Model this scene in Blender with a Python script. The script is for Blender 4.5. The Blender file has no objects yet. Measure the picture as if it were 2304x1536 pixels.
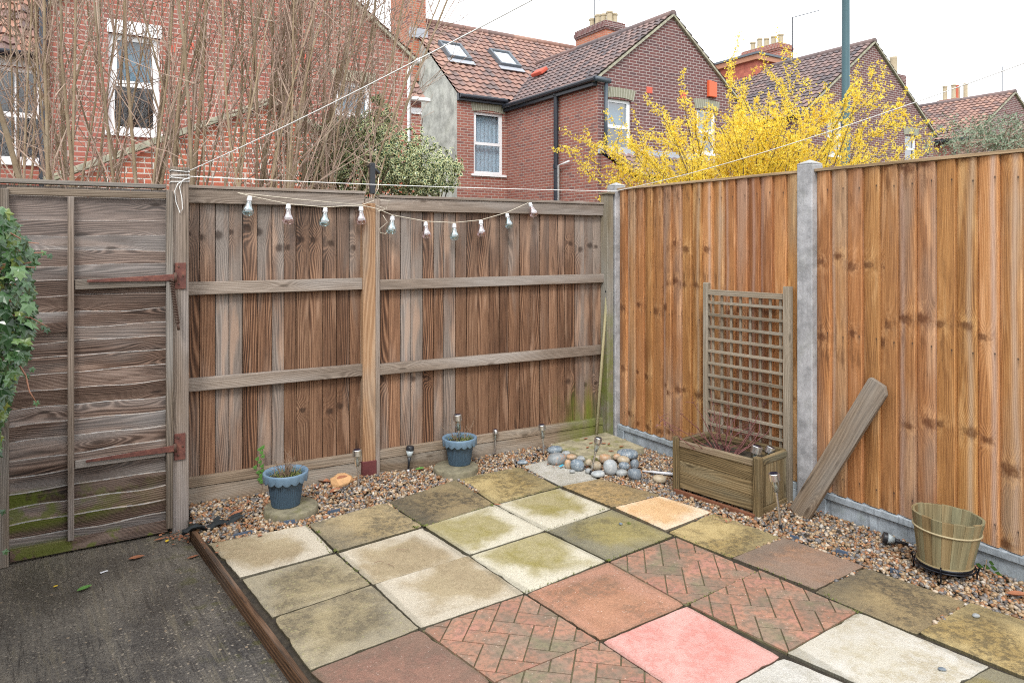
import bpy, math, random
import numpy as np
from mathutils import Vector, Matrix
random.seed(7)
rs = np.random.RandomState(11)
PI = math.pi
SC = bpy.context.scene
COL = SC.collection

# ------------------------------------------------------------------ camera
F, CX, HY, EYE, HEAD = 1600.0, 1152.0, 545.0, 1.51, math.radians(32.1)
cam_d = bpy.data.cameras.new("camera"); cam = bpy.data.objects.new("camera", cam_d); COL.objects.link(cam)
cam.location = (0, 0, EYE); cam.rotation_euler = (math.radians(90), 0, -HEAD)
cam_d.sensor_width = 36.0; cam_d.lens = 36.0 * F / 2304.0
cam_d.shift_y = -(768.0 - HY) / 2304.0
cam_d.clip_start = 0.05; cam_d.clip_end = 600
SC.camera = cam
# ------------------------------------------------------------------ light
SUN_EL, SUN_AZ = math.radians(48), math.radians(215)
w = bpy.data.worlds.new("World"); SC.world = w; w.use_nodes = True
nt = w.node_tree; nt.nodes.clear()
sky = nt.nodes.new("ShaderNodeTexSky"); sky.sky_type = 'NISHITA'; sky.sun_disc = False
sky.sun_elevation = SUN_EL; sky.sun_rotation = SUN_AZ; sky.air_density = 1.0; sky.dust_density = 6.0
hs = nt.nodes.new("ShaderNodeHueSaturation"); hs.inputs['Saturation'].default_value = 0.12; hs.inputs['Value'].default_value = 0.6
cl = nt.nodes.new("ShaderNodeMix"); cl.data_type = 'RGBA'; cl.inputs[0].default_value = 0.75
cl.inputs[7].default_value = (9.6, 9.9, 10.3, 1)          # even white cloud layer
bg = nt.nodes.new("ShaderNodeBackground"); bg.inputs[1].default_value = 0.12
out = nt.nodes.new("ShaderNodeOutputWorld")
L = nt.links.new
L(sky.outputs[0], hs.inputs['Color']); L(hs.outputs[0], cl.inputs[6]); L(cl.outputs[2], bg.inputs[0]); L(bg.outputs[0], out.inputs[0])
sun_d = bpy.data.lights.new("sun", 'SUN'); sun = bpy.data.objects.new("sun", sun_d); COL.objects.link(sun)
sun_d.energy = 1.1; sun_d.angle = math.radians(14); sun_d.color = (1.0, 0.97, 0.92)
sd = Vector((math.sin(SUN_AZ) * math.cos(SUN_EL), math.cos(SUN_AZ) * math.cos(SUN_EL), math.sin(SUN_EL)))
sun.rotation_euler = (-sd).to_track_quat('-Z', 'Y').to_euler()
SC.view_settings.view_transform = 'Standard'; SC.view_settings.look = 'None'
SC.view_settings.exposure = 1.05; SC.view_settings.gamma = 1.0
SC.cycles.filter_width = 1.1; SC.cycles.use_denoising = False

# ------------------------------------------------------------------ photo rays -> real points
_r = (math.cos(HEAD), -math.sin(HEAD)); _f = (math.sin(HEAD), math.cos(HEAD))
def ray(px, py):
    u = (px - CX) / F
    return (_r[0] * u + _f[0], _r[1] * u + _f[1], -(py - HY) / F)
def onZ(px, py, z=0.0):
    d = ray(px, py); t = (z - EYE) / d[2]; return Vector((d[0] * t, d[1] * t, z))
def onY(px, py, Y):
    d = ray(px, py); t = Y / d[1]; return Vector((d[0] * t, Y, EYE + d[2] * t))
def onX(px, py, X):
    d = ray(px, py); t = X / d[0]; return Vector((X, d[1] * t, EYE + d[2] * t))
def onD(px, py, Zc):
    d = ray(px, py); return Vector((d[0] * Zc, d[1] * Zc, EYE + d[2] * Zc))
def depth(x, y): return x * _f[0] + y * _f[1]

# ------------------------------------------------------------------ objects
def wm(o):
    m = o.matrix_basis.copy()
    while o.parent: o = o.parent; m = o.matrix_basis @ m
    return m
def tag(o, label=None, cat=None, group=None, kind=None):
    if label: o['label'] = label
    if cat: o['category'] = cat
    if group: o['group'] = group
    if kind: o['kind'] = kind
    return o
def thing(name, label, cat, loc=(0, 0, 0), rz=0.0, group=None):
    o = bpy.data.objects.new(name, None); COL.objects.link(o)
    o.empty_display_size = 0.1
    o.location = loc; o.rotation_euler = (0, 0, rz)
    return tag(o, label, cat, group)
def copy_tree(o, parent=None):
    c = o.copy(); COL.objects.link(c); c.parent = parent
    for ch in [x for x in o.children]: copy_tree(ch, c)
    return c

class MB:
    def __init__(s): s.v = []; s.f = []; s.uv = []; s.col = None
    def face(s, pts, uvs=None):
        n = len(s.v); s.v.extend([tuple(p) for p in pts]); s.f.append(list(range(n, n + len(pts))))
        s.uv.extend(uvs if uvs else [(0.0, 0.0)] * len(pts))
    def mesh(s, verts, faces, uvf=None):
        n = len(s.v); s.v.extend([tuple(p) for p in verts])
        for f in faces:
            s.f.append([n + i for i in f])
            s.uv.extend([uvf[i] if uvf else (0.0, 0.0) for i in f])
    def frame_box(s, o, ax, ay, az, sx, sy, sz):
        """box from corner o along unit axes, sizes sx sy sz; grain (v) runs along the longest side"""
        o = Vector(o); A = [Vector(ax) * sx, Vector(ay) * sy, Vector(az) * sz]; S = [sx, sy, sz]
        L = S.index(max(S)); ou, ov = random.random() * 9, random.random() * 9
        P = [o + A[0] * i + A[1] * j + A[2] * k for k in (0, 1) for j in (0, 1) for i in (0, 1)]
        n = len(s.v); s.v.extend([tuple(p) for p in P])
        Q = {(i, j, k): (S[0] * i, S[1] * j, S[2] * k) for k in (0, 1) for j in (0, 1) for i in (0, 1)}
        fs = [((0, 2, 3, 1), 2), ((4, 5, 7, 6), 2), ((0, 1, 5, 4), 1), ((2, 6, 7, 3), 1), ((0, 4, 6, 2), 0), ((1, 3, 7, 5), 0)]
        for fi, (f, nrm) in enumerate(fs):
            s.f.append([n + i for i in f])
            ax2 = [a for a in (0, 1, 2) if a != nrm]
            if L in ax2: av = L; au = [a for a in ax2 if a != L][0]
            else: au, av = ax2
            for i in f:
                q = Q[(i & 1, (i >> 1) & 1, (i >> 2) & 1)]
                s.uv.append((q[au] + ou + fi * .013, q[av] + ov))
    def box(s, c, size, rz=0.0):
        cx, cy, cz = c; sx, sy, sz = size
        ca, sa = math.cos(rz), math.sin(rz)
        X = Vector((ca, sa, 0)); Y = Vector((-sa, ca, 0)); Z = Vector((0, 0, 1))
        s.frame_box(Vector(c) - X * sx / 2 - Y * sy / 2 - Z * sz / 2, X, Y, Z, sx, sy, sz)
    def b2(s, x0, x1, y0, y1, z0, z1):
        s.frame_box((x0, y0, z0), (1, 0, 0), (0, 1, 0), (0, 0, 1), x1 - x0, y1 - y0, z1 - z0)
    def bar(s, p, q, wd, th, up=(0, 0, 1)):
        p = Vector(p); q = Vector(q); d = q - p; Ln = d.length; d.normalize()
        side = d.cross(Vector(up))
        if side.length < 1e-4: side = d.cross(Vector((0, 1, 0)))
        side.normalize(); u2 = side.cross(d).normalized()
        s.frame_box(p - side * wd / 2 - u2 * th / 2, side, d, u2, wd, Ln, th)
    def prism(s, poly, o, ux, uy, uz, h, caps=True, local=None):
        o = Vector(o); ux = Vector(ux); uy = Vector(uy); uz = Vector(uz)
        n = len(poly); ou, ov = random.random() * 9, random.random() * 9
        if local is not None: ou, ov = local
        base = [o + ux * a + uy * b for a, b in poly]
        k = len(s.v); s.v.extend([tuple(p) for p in base]); s.v.extend([tuple(p + uz * h) for p in base])
        per = 0.0
        for i in range(n):
            j = (i + 1) % n; d = (base[j] - base[i]).length
            s.f.append([k + i, k + j, k + n + j, k + n + i])
            s.uv.extend([(per + ou, ov), (per + d + ou, ov), (per + d + ou, h + ov), (per + ou, h + ov)]); per += d
        if caps:
            s.f.append([k + n + i for i in range(n)]); s.uv.extend([(a + ou, b + ov) for a, b in poly])
            s.f.append([k + i for i in reversed(range(n))]); s.uv.extend([(a + ou, b + ov) for a, b in reversed(poly)])
    def tube(s, pts, rad, n=6, caps=True):
        pts = [Vector(p) for p in pts]; m = len(pts)
        if not hasattr(rad, '__len__'): rad = [rad] * m
        k = len(s.v); up = Vector((0.13, 0.31, 0.94)); acc = 0.0; UV = []
        for i, p in enumerate(pts):
            t = (pts[min(i + 1, m - 1)] - pts[max(i - 1, 0)])
            if t.length < 1e-9: t = Vector((0, 0, 1))
            t.normalize()
            if i: acc += (pts[i] - pts[i - 1]).length
            a = t.cross(up)
            if a.length < 0.05: a = t.cross(Vector((1, 0, 0)))
            a.normalize(); b = t.cross(a)
            for j in range(n):
                th = 2 * PI * j / n
                s.v.append(tuple(p + (a * math.cos(th) + b * math.sin(th)) * rad[i])); UV.append((j / n * .1, acc))
        for i in range(m - 1):
            for j in range(n):
                j2 = (j + 1) % n
                q = [i * n + j, i * n + j2, (i + 1) * n + j2, (i + 1) * n + j]
                s.f.append([k + x for x in q]); s.uv.extend([UV[x] for x in q])
        if caps and n > 2:
            s.f.append([k + j for j in reversed(range(n))]); s.uv.extend([(0, 0)] * n)
            s.f.append([k + (m - 1) * n + j for j in range(n)]); s.uv.extend([(0, 0)] * n)
    def lathe(s, prof, n=24, c=(0, 0, 0), axis=None, mod=None, cap0=True, cap1=True):
        """prof: list of (r,z); axis: optional 3x3 matrix; mod(i,theta)->(dr,dz)"""
        c = Vector(c); k = len(s.v); UV = []
        for i, (r, z) in enumerate(prof):
            for j in range(n):
                th = 2 * PI * j / n; dr, dz = mod(i, th) if mod else (0, 0)
                p = Vector(((r + dr) * math.cos(th), (r + dr) * math.sin(th), z + dz))
                if axis is not None: p = axis @ p
                s.v.append(tuple(c + p)); UV.append((th * max(r, .01), z))
        for i in range(len(prof) - 1):
            for j in range(n):
                j2 = (j + 1) % n
                q = [i * n + j, i * n + j2, (i + 1) * n + j2, (i + 1) * n + j]
                s.f.append([k + x for x in q]); s.uv.extend([UV[x] for x in q])
        if cap0: s.f.append([k + j for j in reversed(range(n))]); s.uv.extend([(0, 0)] * n)
        if cap1: s.f.append([k + (len(prof) - 1) * n + j for j in range(n)]); s.uv.extend([(0, 0)] * n)
    def build(s, name, mat, parent=None, smooth=False, bevel=0.0, world=True, auto=None):
        v = np.array(s.v, dtype=np.float64).reshape(-1, 3)
        if parent is not None and world:
            M = np.array(wm(parent).inverted()); v = v @ M[:3, :3].T + M[:3, 3]
        me = bpy.data.meshes.new(name)
        lens = np.array([len(f) for f in s.f], dtype=np.int32)
        idx = np.fromiter((i for f in s.f for i in f), dtype=np.int32)
        me.vertices.add(len(v)); me.vertices.foreach_set("co", v.astype(np.float32).ravel())
        me.loops.add(len(idx)); me.loops.foreach_set("vertex_index", idx)
        me.polygons.add(len(lens)); st = np.concatenate([[0], np.cumsum(lens)[:-1]]).astype(np.int32)
        me.polygons.foreach_set("loop_start", st); me.polygons.foreach_set("loop_total", lens)
        me.update(calc_edges=True); me.validate()
        if len(s.uv) == len(idx):
            ul = me.uv_layers.new(name="uv"); ul.data.foreach_set("uv", np.array(s.uv, dtype=np.float32).ravel())
        if s.col is not None:
            ca = me.color_attributes.new("tint", 'FLOAT_COLOR', 'POINT'); ca.data.foreach_set("color", np.array(s.col, dtype=np.float32).ravel())
        me.polygons.foreach_set("use_smooth", np.full(len(me.polygons), bool(smooth)))
        me.materials.append(mat)
        o = bpy.data.objects.new(name, me); COL.objects.link(o); o.parent = parent
        if bevel > 0:
            b = o.modifiers.new("bevel", 'BEVEL'); b.width = bevel; b.segments = 2; b.limit_method = 'ANGLE'; b.angle_limit = math.radians(40)
        if auto is not None: me.set_sharp_from_angle(angle=math.radians(auto))
        return o

# ------------------------------------------------------------------ material helpers
class G:
    def __init__(s, name):
        s.m = bpy.data.materials.new(name); s.m.use_nodes = True; s.t = s.m.node_tree; s.t.nodes.clear()
        s.out = s.n("ShaderNodeOutputMaterial"); s.p = s.n("ShaderNodeBsdfPrincipled"); s.l(s.p.outputs[0], s.out.inputs[0])
    def n(s, k): return s.t.nodes.new(k)
    def l(s, a, b): s.t.links.new(a, b)
    def put(s, sock, x):
        if hasattr(x, 'is_output'): s.l(x, sock)
        else:
            if sock.type == 'RGBA' and len(x) == 3: x = (*x, 1)
            sock.default_value = x
    def uv(s):
        n = s.n("ShaderNodeUVMap"); n.uv_map = "uv"; return n.outputs[0]
    def obj(s): return s.n("ShaderNodeTexCoord").outputs['Object']
    def pos(s): return s.n("ShaderNodeNewGeometry").outputs['Position']
    def nrm(s): return s.n("ShaderNodeNewGeometry").outputs['Normal']
    def isl(s): return s.n("ShaderNodeNewGeometry").outputs['Random Per Island']
    def orand(s): return s.n("ShaderNodeObjectInfo").outputs['Random']
    def m_(s, op, a, b=0.0, c=0.0, clamp=False):
        n = s.n("ShaderNodeMath"); n.operation = op; n.use_clamp = clamp
        s.put(n.inputs[0], a); s.put(n.inputs[1], b); s.put(n.inputs[2], c); return n.outputs[0]
    def add(s, a, b): return s.m_('ADD', a, b)
    def mul(s, a, b): return s.m_('MULTIPLY', a, b)
    def sub(s, a, b): return s.m_('SUBTRACT', a, b)
    def sep(s, v):
        n = s.n("ShaderNodeSeparateXYZ"); s.put(n.inputs[0], v); return n.outputs
    def xyz(s, x, y, z=0.0):
        n = s.n("ShaderNodeCombineXYZ"); s.put(n.inputs[0], x); s.put(n.inputs[1], y); s.put(n.inputs[2], z); return n.outputs[0]
    def noise(s, v, sc=1.0, det=2.0, rough=.5, dist=0.0, col=False):
        n = s.n("ShaderNodeTexNoise"); s.put(n.inputs['Vector'], v); n.inputs['Scale'].default_value = sc
        n.inputs['Detail'].default_value = det; n.inputs['Roughness'].default_value = rough; n.inputs['Distortion'].default_value = dist
        return n.outputs[1] if col else n.outputs[0]
    def vor(s, v, sc=1.0, rnd=1.0, feat='F1', dim='3D'):
        n = s.n("ShaderNodeTexVoronoi"); n.voronoi_dimensions = dim; n.feature = feat; s.put(n.inputs['Vector'], v)
        n.inputs['Scale'].default_value = sc; n.inputs['Randomness'].default_value = rnd; return n
    def white(s, v):
        n = s.n("ShaderNodeTexWhiteNoise"); n.noise_dimensions = '3D'; s.put(n.inputs['Vector'], v); return n.outputs[0]
    def ramp(s, f, stops, interp='LINEAR'):
        n = s.n("ShaderNodeValToRGB"); s.put(n.inputs[0], f); e = n.color_ramp; e.interpolation = interp
        while len(e.elements) < len(stops): e.elements.new(.5)
        for el, (p, c) in zip(e.elements, stops):
            el.position = p; el.color = (*c, 1) if hasattr(c, '__len__') else (c, c, c, 1)
        return n.outputs[0]
    def step(s, f, a, b):
        n = s.n("ShaderNodeMapRange"); n.interpolation_type = 'SMOOTHSTEP'; s.put(n.inputs[0], f)
        n.inputs[1].default_value = a; n.inputs[2].default_value = b; return n.outputs[0]
    def mix(s, f, a, b, mode='MIX'):
        n = s.n("ShaderNodeMix"); n.data_type = 'RGBA'; n.blend_type = mode
        s.put(n.inputs[0], f); s.put(n.inputs[6], a); s.put(n.inputs[7], b); return n.outputs[2]
    def bright(s, c, k):
        n = s.n("ShaderNodeHueSaturation"); s.put(n.inputs['Color'], c); s.put(n.inputs['Value'], k); return n.outputs[0]
    def bump(s, h, strength=.3, dist=.01):
        n = s.n("ShaderNodeBump"); s.put(n.inputs['Height'], h); n.inputs['Strength'].default_value = strength; n.inputs['Distance'].default_value = dist
        s.l(n.outputs[0], s.p.inputs['Normal'])
    def done(s, col, rough=.8, metal=0.0, spec=None):
        s.put(s.p.inputs['Base Color'], col); s.put(s.p.inputs['Roughness'], rough); s.put(s.p.inputs['Metallic'], metal)
        if spec is not None: s.p.inputs['Specular IOR Level'].default_value = spec
        return s.m

def plain(name, c, rough=.6, metal=0.0, var=.12, sc=25.0, bump=0.0):
    g = G(name); n = g.noise(g.obj(), sc, 4, .6)
    col = g.mix(n, tuple(x * (1 - var) for x in c), tuple(min(1, x * (1 + var)) for x in c))
    if bump: g.bump(n, bump, .004)
    return g.done(col, rough, metal)

def wood(name, dark, mid, light, grey, grey_amt=.5, ring=70.0, warp=9.0, knots=.5, rough=.8, ringc=.8, streak=.25, algae=None, hue=.25, stain=.0, lite=.0, rowk=0.0, along=1, stripe=0.0, bleach=0.0, nails=None, blot=0.0, dye=0):
    """weathered timber, grain along v"""
    g = G(name); uv = g.sep(g.uv()); u, v = uv[0], uv[1]; r = g.isl()
    r50 = g.mul(r, 53.0)
    low = g.noise(g.xyz(g.add(g.mul(u, 8.0), r50), g.mul(v, .75), r50), 1.0, 1.0, .4)
    wig = g.noise(g.xyz(g.add(g.mul(u, 14.0), r50), g.mul(v, 3.0), r50), 1.0, 2.0, .5)
    kv = g.xyz(g.add(g.mul(u, 8.0), r50), g.add(g.mul(v, 2.3), g.mul(r, 31.0)), 0.0)
    vo = g.vor(kv, 1.0, .9, dim='2D'); d = vo.outputs['Distance']
    gate = g.m_('GREATER_THAN', g.sep(vo.outputs['Color'])[0], 1.0 - knots)
    kk = g.mul(g.m_('EXPONENT', g.mul(g.mul(d, d), -16.0)), gate)
    if rowk:      # knots that run level across neighbouring boards sawn from one trunk
        K = 2.1; ps_ = g.sep(g.pos()); gid = g.m_('FLOOR', g.mul(ps_[along], 1.9)); cell = g.m_('FLOOR', g.mul(v, K))
        cv = lambda q: g.white(g.xyz(cell, gid, q))
        vk = g.add(g.mul(g.add(cell, g.add(.2, g.mul(cv(1.0), .6))), 1 / K), g.mul(g.sub(g.white(g.xyz(r50, cell, 5.0)), .5), .07))
        uk = g.add(.050, g.mul(g.sub(g.white(g.xyz(r50, cell, 9.0)), .5), .055))
        sz = g.add(.7, g.mul(g.white(g.xyz(r50, cell, 3.0)), .6))
        kw = g.sub(g.noise(g.xyz(g.mul(u, 45.0), g.mul(v, 30.0), r50), 1.0, 2, .5), .5)
        du = g.add(g.m_('DIVIDE', g.sub(u, uk), g.mul(sz, .030 if dye else .022)), kw); dv = g.add(g.m_('DIVIDE', g.sub(v, vk), g.mul(sz, .020)), kw)
        gate = g.m_('MULTIPLY', g.m_('LESS_THAN', cv(2.0), rowk), g.m_('LESS_THAN', g.white(g.xyz(r50, cell, 12.0)), .75))
        dd = g.m_('SQRT', g.add(g.mul(du, du), g.mul(dv, dv))); dv2 = g.mul(dv, .42)
        kk = g.mul(g.mul(g.m_('EXPONENT', g.mul(g.add(g.mul(g.mul(du, du), .35), g.mul(dv2, dv2)), -.55)), gate), .9)
        d = g.mul(dd, .065)
    ph = g.add(g.add(g.mul(u, ring), g.mul(low, warp * 1.4)), g.add(g.mul(kk, 4.0), g.mul(wig, .7)))
    s = g.add(g.mul(g.m_('SINE', g.mul(ph, 2 * PI)), .5), .5)
    s = g.m_('POWER', s, 1.6)
    fib = g.noise(g.xyz(g.mul(u, 260.0), g.add(g.mul(v, 7.0), r50), r50), 1.0, 3.0, .6)
    t = g.add(g.mul(s, .42 * ringc), g.mul(fib, .75)); t = g.add(t, g.mul(g.sub(low, .5), .7)); t = g.sub(t, .02 + .1 * ringc)
    col = g.ramp(t, [(.12, dark), (.5, mid), (.85, light)])
    gl = g.noise(g.xyz(g.add(g.mul(u, 5.0), r50), g.mul(v, .9), g.add(r50, 4.0)), 1.0, 3.0, .55)
    gm = g.step(g.add(gl, g.mul(g.sub(r, .5), .35)), .62 - grey_amt * .5, .9 - grey_amt * .5)
    if bleach: gm = g.m_('MINIMUM', g.add(gm, g.mul(g.mul(g.step(g.add(g.sep(g.pos())[2], g.mul(g.sub(gl, .5), 1.2)), .95, 1.7), g.add(.3, g.mul(r, .7))), bleach)), 1.0)
    gcol = g.mix(t, tuple(x * .45 for x in grey), tuple(min(1, x * 1.35) for x in grey))
    col = g.mix(g.mul(gm, .9), col, gcol)
    if stain:
        sn = g.noise(g.xyz(g.add(g.mul(u, 18.0), r50), g.mul(v, 2.0), 7.0), 1.0, 4.0, .6)
        col = g.mix(g.mul(g.step(sn, .60, .72), stain), col, tuple(x * .25 for x in dark))
    if lite:
        sn = g.noise(g.xyz(g.add(g.mul(u, 14.0), r50), g.mul(v, 1.6), 2.0), 1.0, 3.0, .5)
        col = g.mix(g.mul(g.step(sn, .56, .68), lite), col, tuple(min(1, x * 1.25 + .06) for x in light))
    if stripe and rowk:
        uc = g.add(.05, g.mul(g.sub(g.white(g.xyz(r50, 8.0, 1.0)), .5), .06)); wv = g.mul(g.sub(g.noise(g.xyz(r50, g.mul(v, 1.3), 3.0), 1.0, 2, .5), .5), .06)
        q = g.m_('DIVIDE', g.sub(g.sub(u, uc), wv), .013); st = g.mul(g.m_('EXPONENT', g.mul(g.mul(q, q), -1.0)), g.m_('GREATER_THAN', g.white(g.xyz(r50, 2.0, 6.0)), .45))
        col = g.mix(g.mul(st, stripe), col, g.mix(t, (.33, .19, .13), (.62, .46, .36)))
        hal = g.mul(kk, g.step(g.noise(g.xyz(g.mul(u, 40.0), g.mul(v, 16.0), r50), 1.0, 3, .6), .45, .6)); col = g.mix(g.mul(hal, .55), col, tuple(min(1, x * 1.3) for x in light))
        sm = g.mul(g.m_('EXPONENT', g.mul(g.add(g.mul(g.mul(du, du), .5), g.mul(dv, dv)), -.45)), g.mul(gate, g.step(g.noise(g.xyz(g.mul(u, 60.0), g.mul(v, 60.0), r50), 1.0, 3, .7), .38, .56)))
        col = g.mix(g.mul(sm, .7), col, tuple(x * .85 for x in dark))
    core = g.mul(g.sub(1.0, g.step(d, .03, .095)), gate)
    col = g.mix(g.mul(core, .72), col, tuple(x * .75 for x in dark))
    r2 = g.white(g.xyz(r50, 3.0, 1.0))
    col = g.bright(col, g.add(1.0 - hue / 2, g.mul(r2, hue)))
    col = g.mix(1.0, col, g.ramp(g.white(g.xyz(r50, 9.0, 4.0)), [(0, (1.0, .90, .88)), (.5, (1.0, 1.0, 1.0)), (1.0, (.98, 1.02, .86))] if dye else [(0, (1.0, .94, .90)), (1, (.97, .98, 1.0))]), 'MULTIPLY')
    if blot:      # mould and damp blotches, long in the grain
        bn_ = g.noise(g.xyz(g.add(g.mul(u, 22.0), g.mul(gid if rowk else r50, 3.7)), g.mul(v, 3.2), 5.0), 1.0, 6, .72)
        reg = g.step(g.noise(g.pos(), 1.3, 3, .5), .46, .60)
        col = g.mix(g.mul(g.mul(g.step(bn_, .50, .64), reg), blot), col, tuple(x * .5 for x in dark))
        sp_ = g.noise(g.xyz(g.mul(u, 420.0), g.mul(v, 120.0), r50), 1.0, 3, .7); col = g.mix(g.mul(g.mul(g.step(sp_, .62, .72), g.step(bn_, .42, .52)), .55), col, tuple(min(1, x * 1.35 + .05) for x in light))
    if nails:
        for v0 in nails:
            vv0 = g.add(v0, g.mul(g.sub(g.white(g.xyz(r50, v0, 1.0)), .5), .018)); a_ = g.m_('DIVIDE', g.sub(u, .013), .0036); b_ = g.sub(v, vv0)
            dot_ = g.m_('EXPONENT', g.mul(g.add(g.mul(a_, a_), g.m_('POWER', g.m_('DIVIDE', g.m_('ABSOLUTE', b_), .0045), 2.0)), -1.0))
            run = g.mul(g.m_('EXPONENT', g.mul(g.mul(a_, a_), -.8)), g.mul(g.step(b_, -.055, .0), g.m_('LESS_THAN', b_, .0)))
            col = g.mix(g.m_('MINIMUM', g.add(dot_, g.mul(run, .55)), .92), col, (.035, .028, .024))
    if algae:
        P = g.pos(); ps = g.sep(P); nz = g.noise(P, 5.0, 4, .65)
        m = algae(g, ps, nz); col = g.mix(m, col, (.13, .17, .015))
    g.bump(g.add(g.mul(s, .5), g.mul(fib, .8)), .35, .003)
    return g.done(col, rough, spec=.3)

# ------------------------------------------------------------------ materials
def alg_corner(g, ps, nz):
    st = g.noise(g.xyz(g.mul(ps[0], 14.0), g.mul(ps[2], 1.2), 0.0), 1.0, 3, .6)
    a = g.step(g.add(ps[0], g.mul(nz, .5)), 3.25, 3.62)
    b = g.sub(1.0, g.step(g.sub(ps[2], g.mul(st, .7)), -.28, .10))
    return g.mul(g.mul(a, b), g.add(.25, g.mul(st, .8)))
def alg_post(g, ps, nz):
    b = g.sub(1.0, g.step(g.sub(ps[2], g.mul(nz, .9)), -.1, .75)); return g.mul(g.mul(b, .7), g.step(nz, .3, .6))
def alg_gate(g, ps, nz):
    a = g.sub(1.0, g.step(g.add(ps[0], g.mul(nz, .5)), .0, .85))
    b = g.mul(g.step(ps[2], .06, .13), g.sub(1.0, g.step(ps[2], .25, .30)))
    c = g.sub(1.0, g.step(ps[2], -.02, .04))
    n2 = g.step(nz, .5, .58)
    return g.m_('MINIMUM', g.add(g.mul(g.mul(a, b), g.step(nz, .42, .56)), g.mul(c, n2)), .65)

M = {}
M['board_brown'] = wood('board_brown', (.032, .016, .010), (.185, .095, .053), (.355, .215, .13), (.265, .232, .205), .24, ring=105, warp=12, knots=.4, ringc=1.0, hue=.36, stain=.65, lite=.38, algae=alg_corner, rowk=.24, along=0, bleach=.75)
M['board_orange'] = wood('board_orange', (.17, .066, .027), (.465, .222, .085), (.62, .365, .18), (.43, .29, .20), .24, ring=120, warp=11, knots=.42, ringc=.38, hue=.28, lite=.35, rough=.72, rowk=.66, along=1, stripe=.85, stain=.30, blot=.62, nails=(4.79, 3.98, 3.20), dye=1)
M['rail_grey'] = wood('rail_grey', (.11, .085, .065), (.27, .225, .185), (.45, .40, .35), (.38, .355, .33), .55, ring=110, warp=7, knots=.25, ringc=.6, hue=.2)
M['cap_wood'] = wood('cap_wood', (.20, .14, .08), (.42, .31, .19), (.60, .48, .33), (.45, .42, .36), .4, ring=40, warp=5, knots=.1, ringc=.5, hue=.2)
M['gate_slat'] = wood('gate_slat', (.026, .016, .012), (.145, .095, .072), (.34, .25, .20), (.31, .285, .27), .34, ring=100, warp=12, knots=.4, ringc=1.0, hue=.42, stain=.6, lite=.35, algae=alg_gate, bleach=.8)
M['slat_edge_lit'] = wood('slat_edge_lit', (.25, .22, .19), (.46, .42, .38), (.62, .58, .54), (.5, .49, .47), .5, ringc=.2)  # gate slat wood made paler: sky light on the upward ledges painted in
M['gate_rail'] = wood('gate_rail', (.06, .045, .03), (.20, .16, .12), (.38, .33, .27), (.30, .29, .27), .6, ring=105, warp=6, knots=.2, ringc=.6, hue=.2, stain=.5)
M['post_grey'] = wood('post_grey', (.10, .08, .06), (.27, .22, .18), (.43, .38, .33), (.36, .33, .31), .6, ring=94, warp=5, knots=.25, ringc=.5, hue=.1, stain=.4)
M['post_new'] = wood('post_new', (.17, .09, .045), (.37, .23, .13), (.50, .36, .235), (.36, .33, .28), .38, ring=35, warp=8, knots=.4, ringc=.6, hue=.1)
M['post_green'] = wood('post_green', (.08, .07, .04), (.24, .20, .13), (.38, .34, .26), (.30, .30, .27), .6, ring=84, warp=4, knots=.1, hue=.1, algae=alg_post)
M['gravel_board'] = wood('gravel_board', (.10, .075, .05), (.27, .21, .15), (.42, .35, .27), (.36, .34, .30), .55, ring=94, warp=7, knots=.4, ringc=.5, hue=.15, algae=alg_corner)
M['planter_wood'] = wood('planter_wood', (.055, .040, .018), (.215, .16, .08), (.40, .32, .19), (.25, .25, .18), .45, ring=84, warp=9, knots=.5, ringc=.6, hue=.25, stain=.5)
M['trellis_wood'] = wood('trellis_wood', (.12, .10, .07), (.29, .25, .19), (.44, .40, .33), (.36, .34, .29), .45, ring=80, warp=4, knots=.1, ringc=.4, hue=.25)
M['plank_wood'] = wood('plank_wood', (.08, .055, .035), (.23, .175, .12), (.36, .29, .21), (.27, .25, .22), .5, ring=63, warp=10, knots=.6, ringc=.4, hue=.1, stain=.9, blot=.75)
M['edge_board'] = wood('edge_board', (.02, .014, .010), (.17, .095, .052), (.36, .22, .13), (.20, .18, .16), .4, ring=40, warp=5, knots=.3, ringc=.5, hue=.1, stain=.8)
M['barrel_wood'] = wood('barrel_wood', (.10, .07, .028), (.27, .205, .105), (.38, .31, .18), (.27, .265, .16), .5, ring=25, warp=3, knots=.0, ringc=.3, hue=.12, stain=.75)
M['pole_wood'] = wood('pole_wood', (.16, .14, .06), (.33, .30, .17), (.45, .42, .28), (.36, .36, .25), .4, ring=30, warp=3, knots=.1, ringc=.3)

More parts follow.
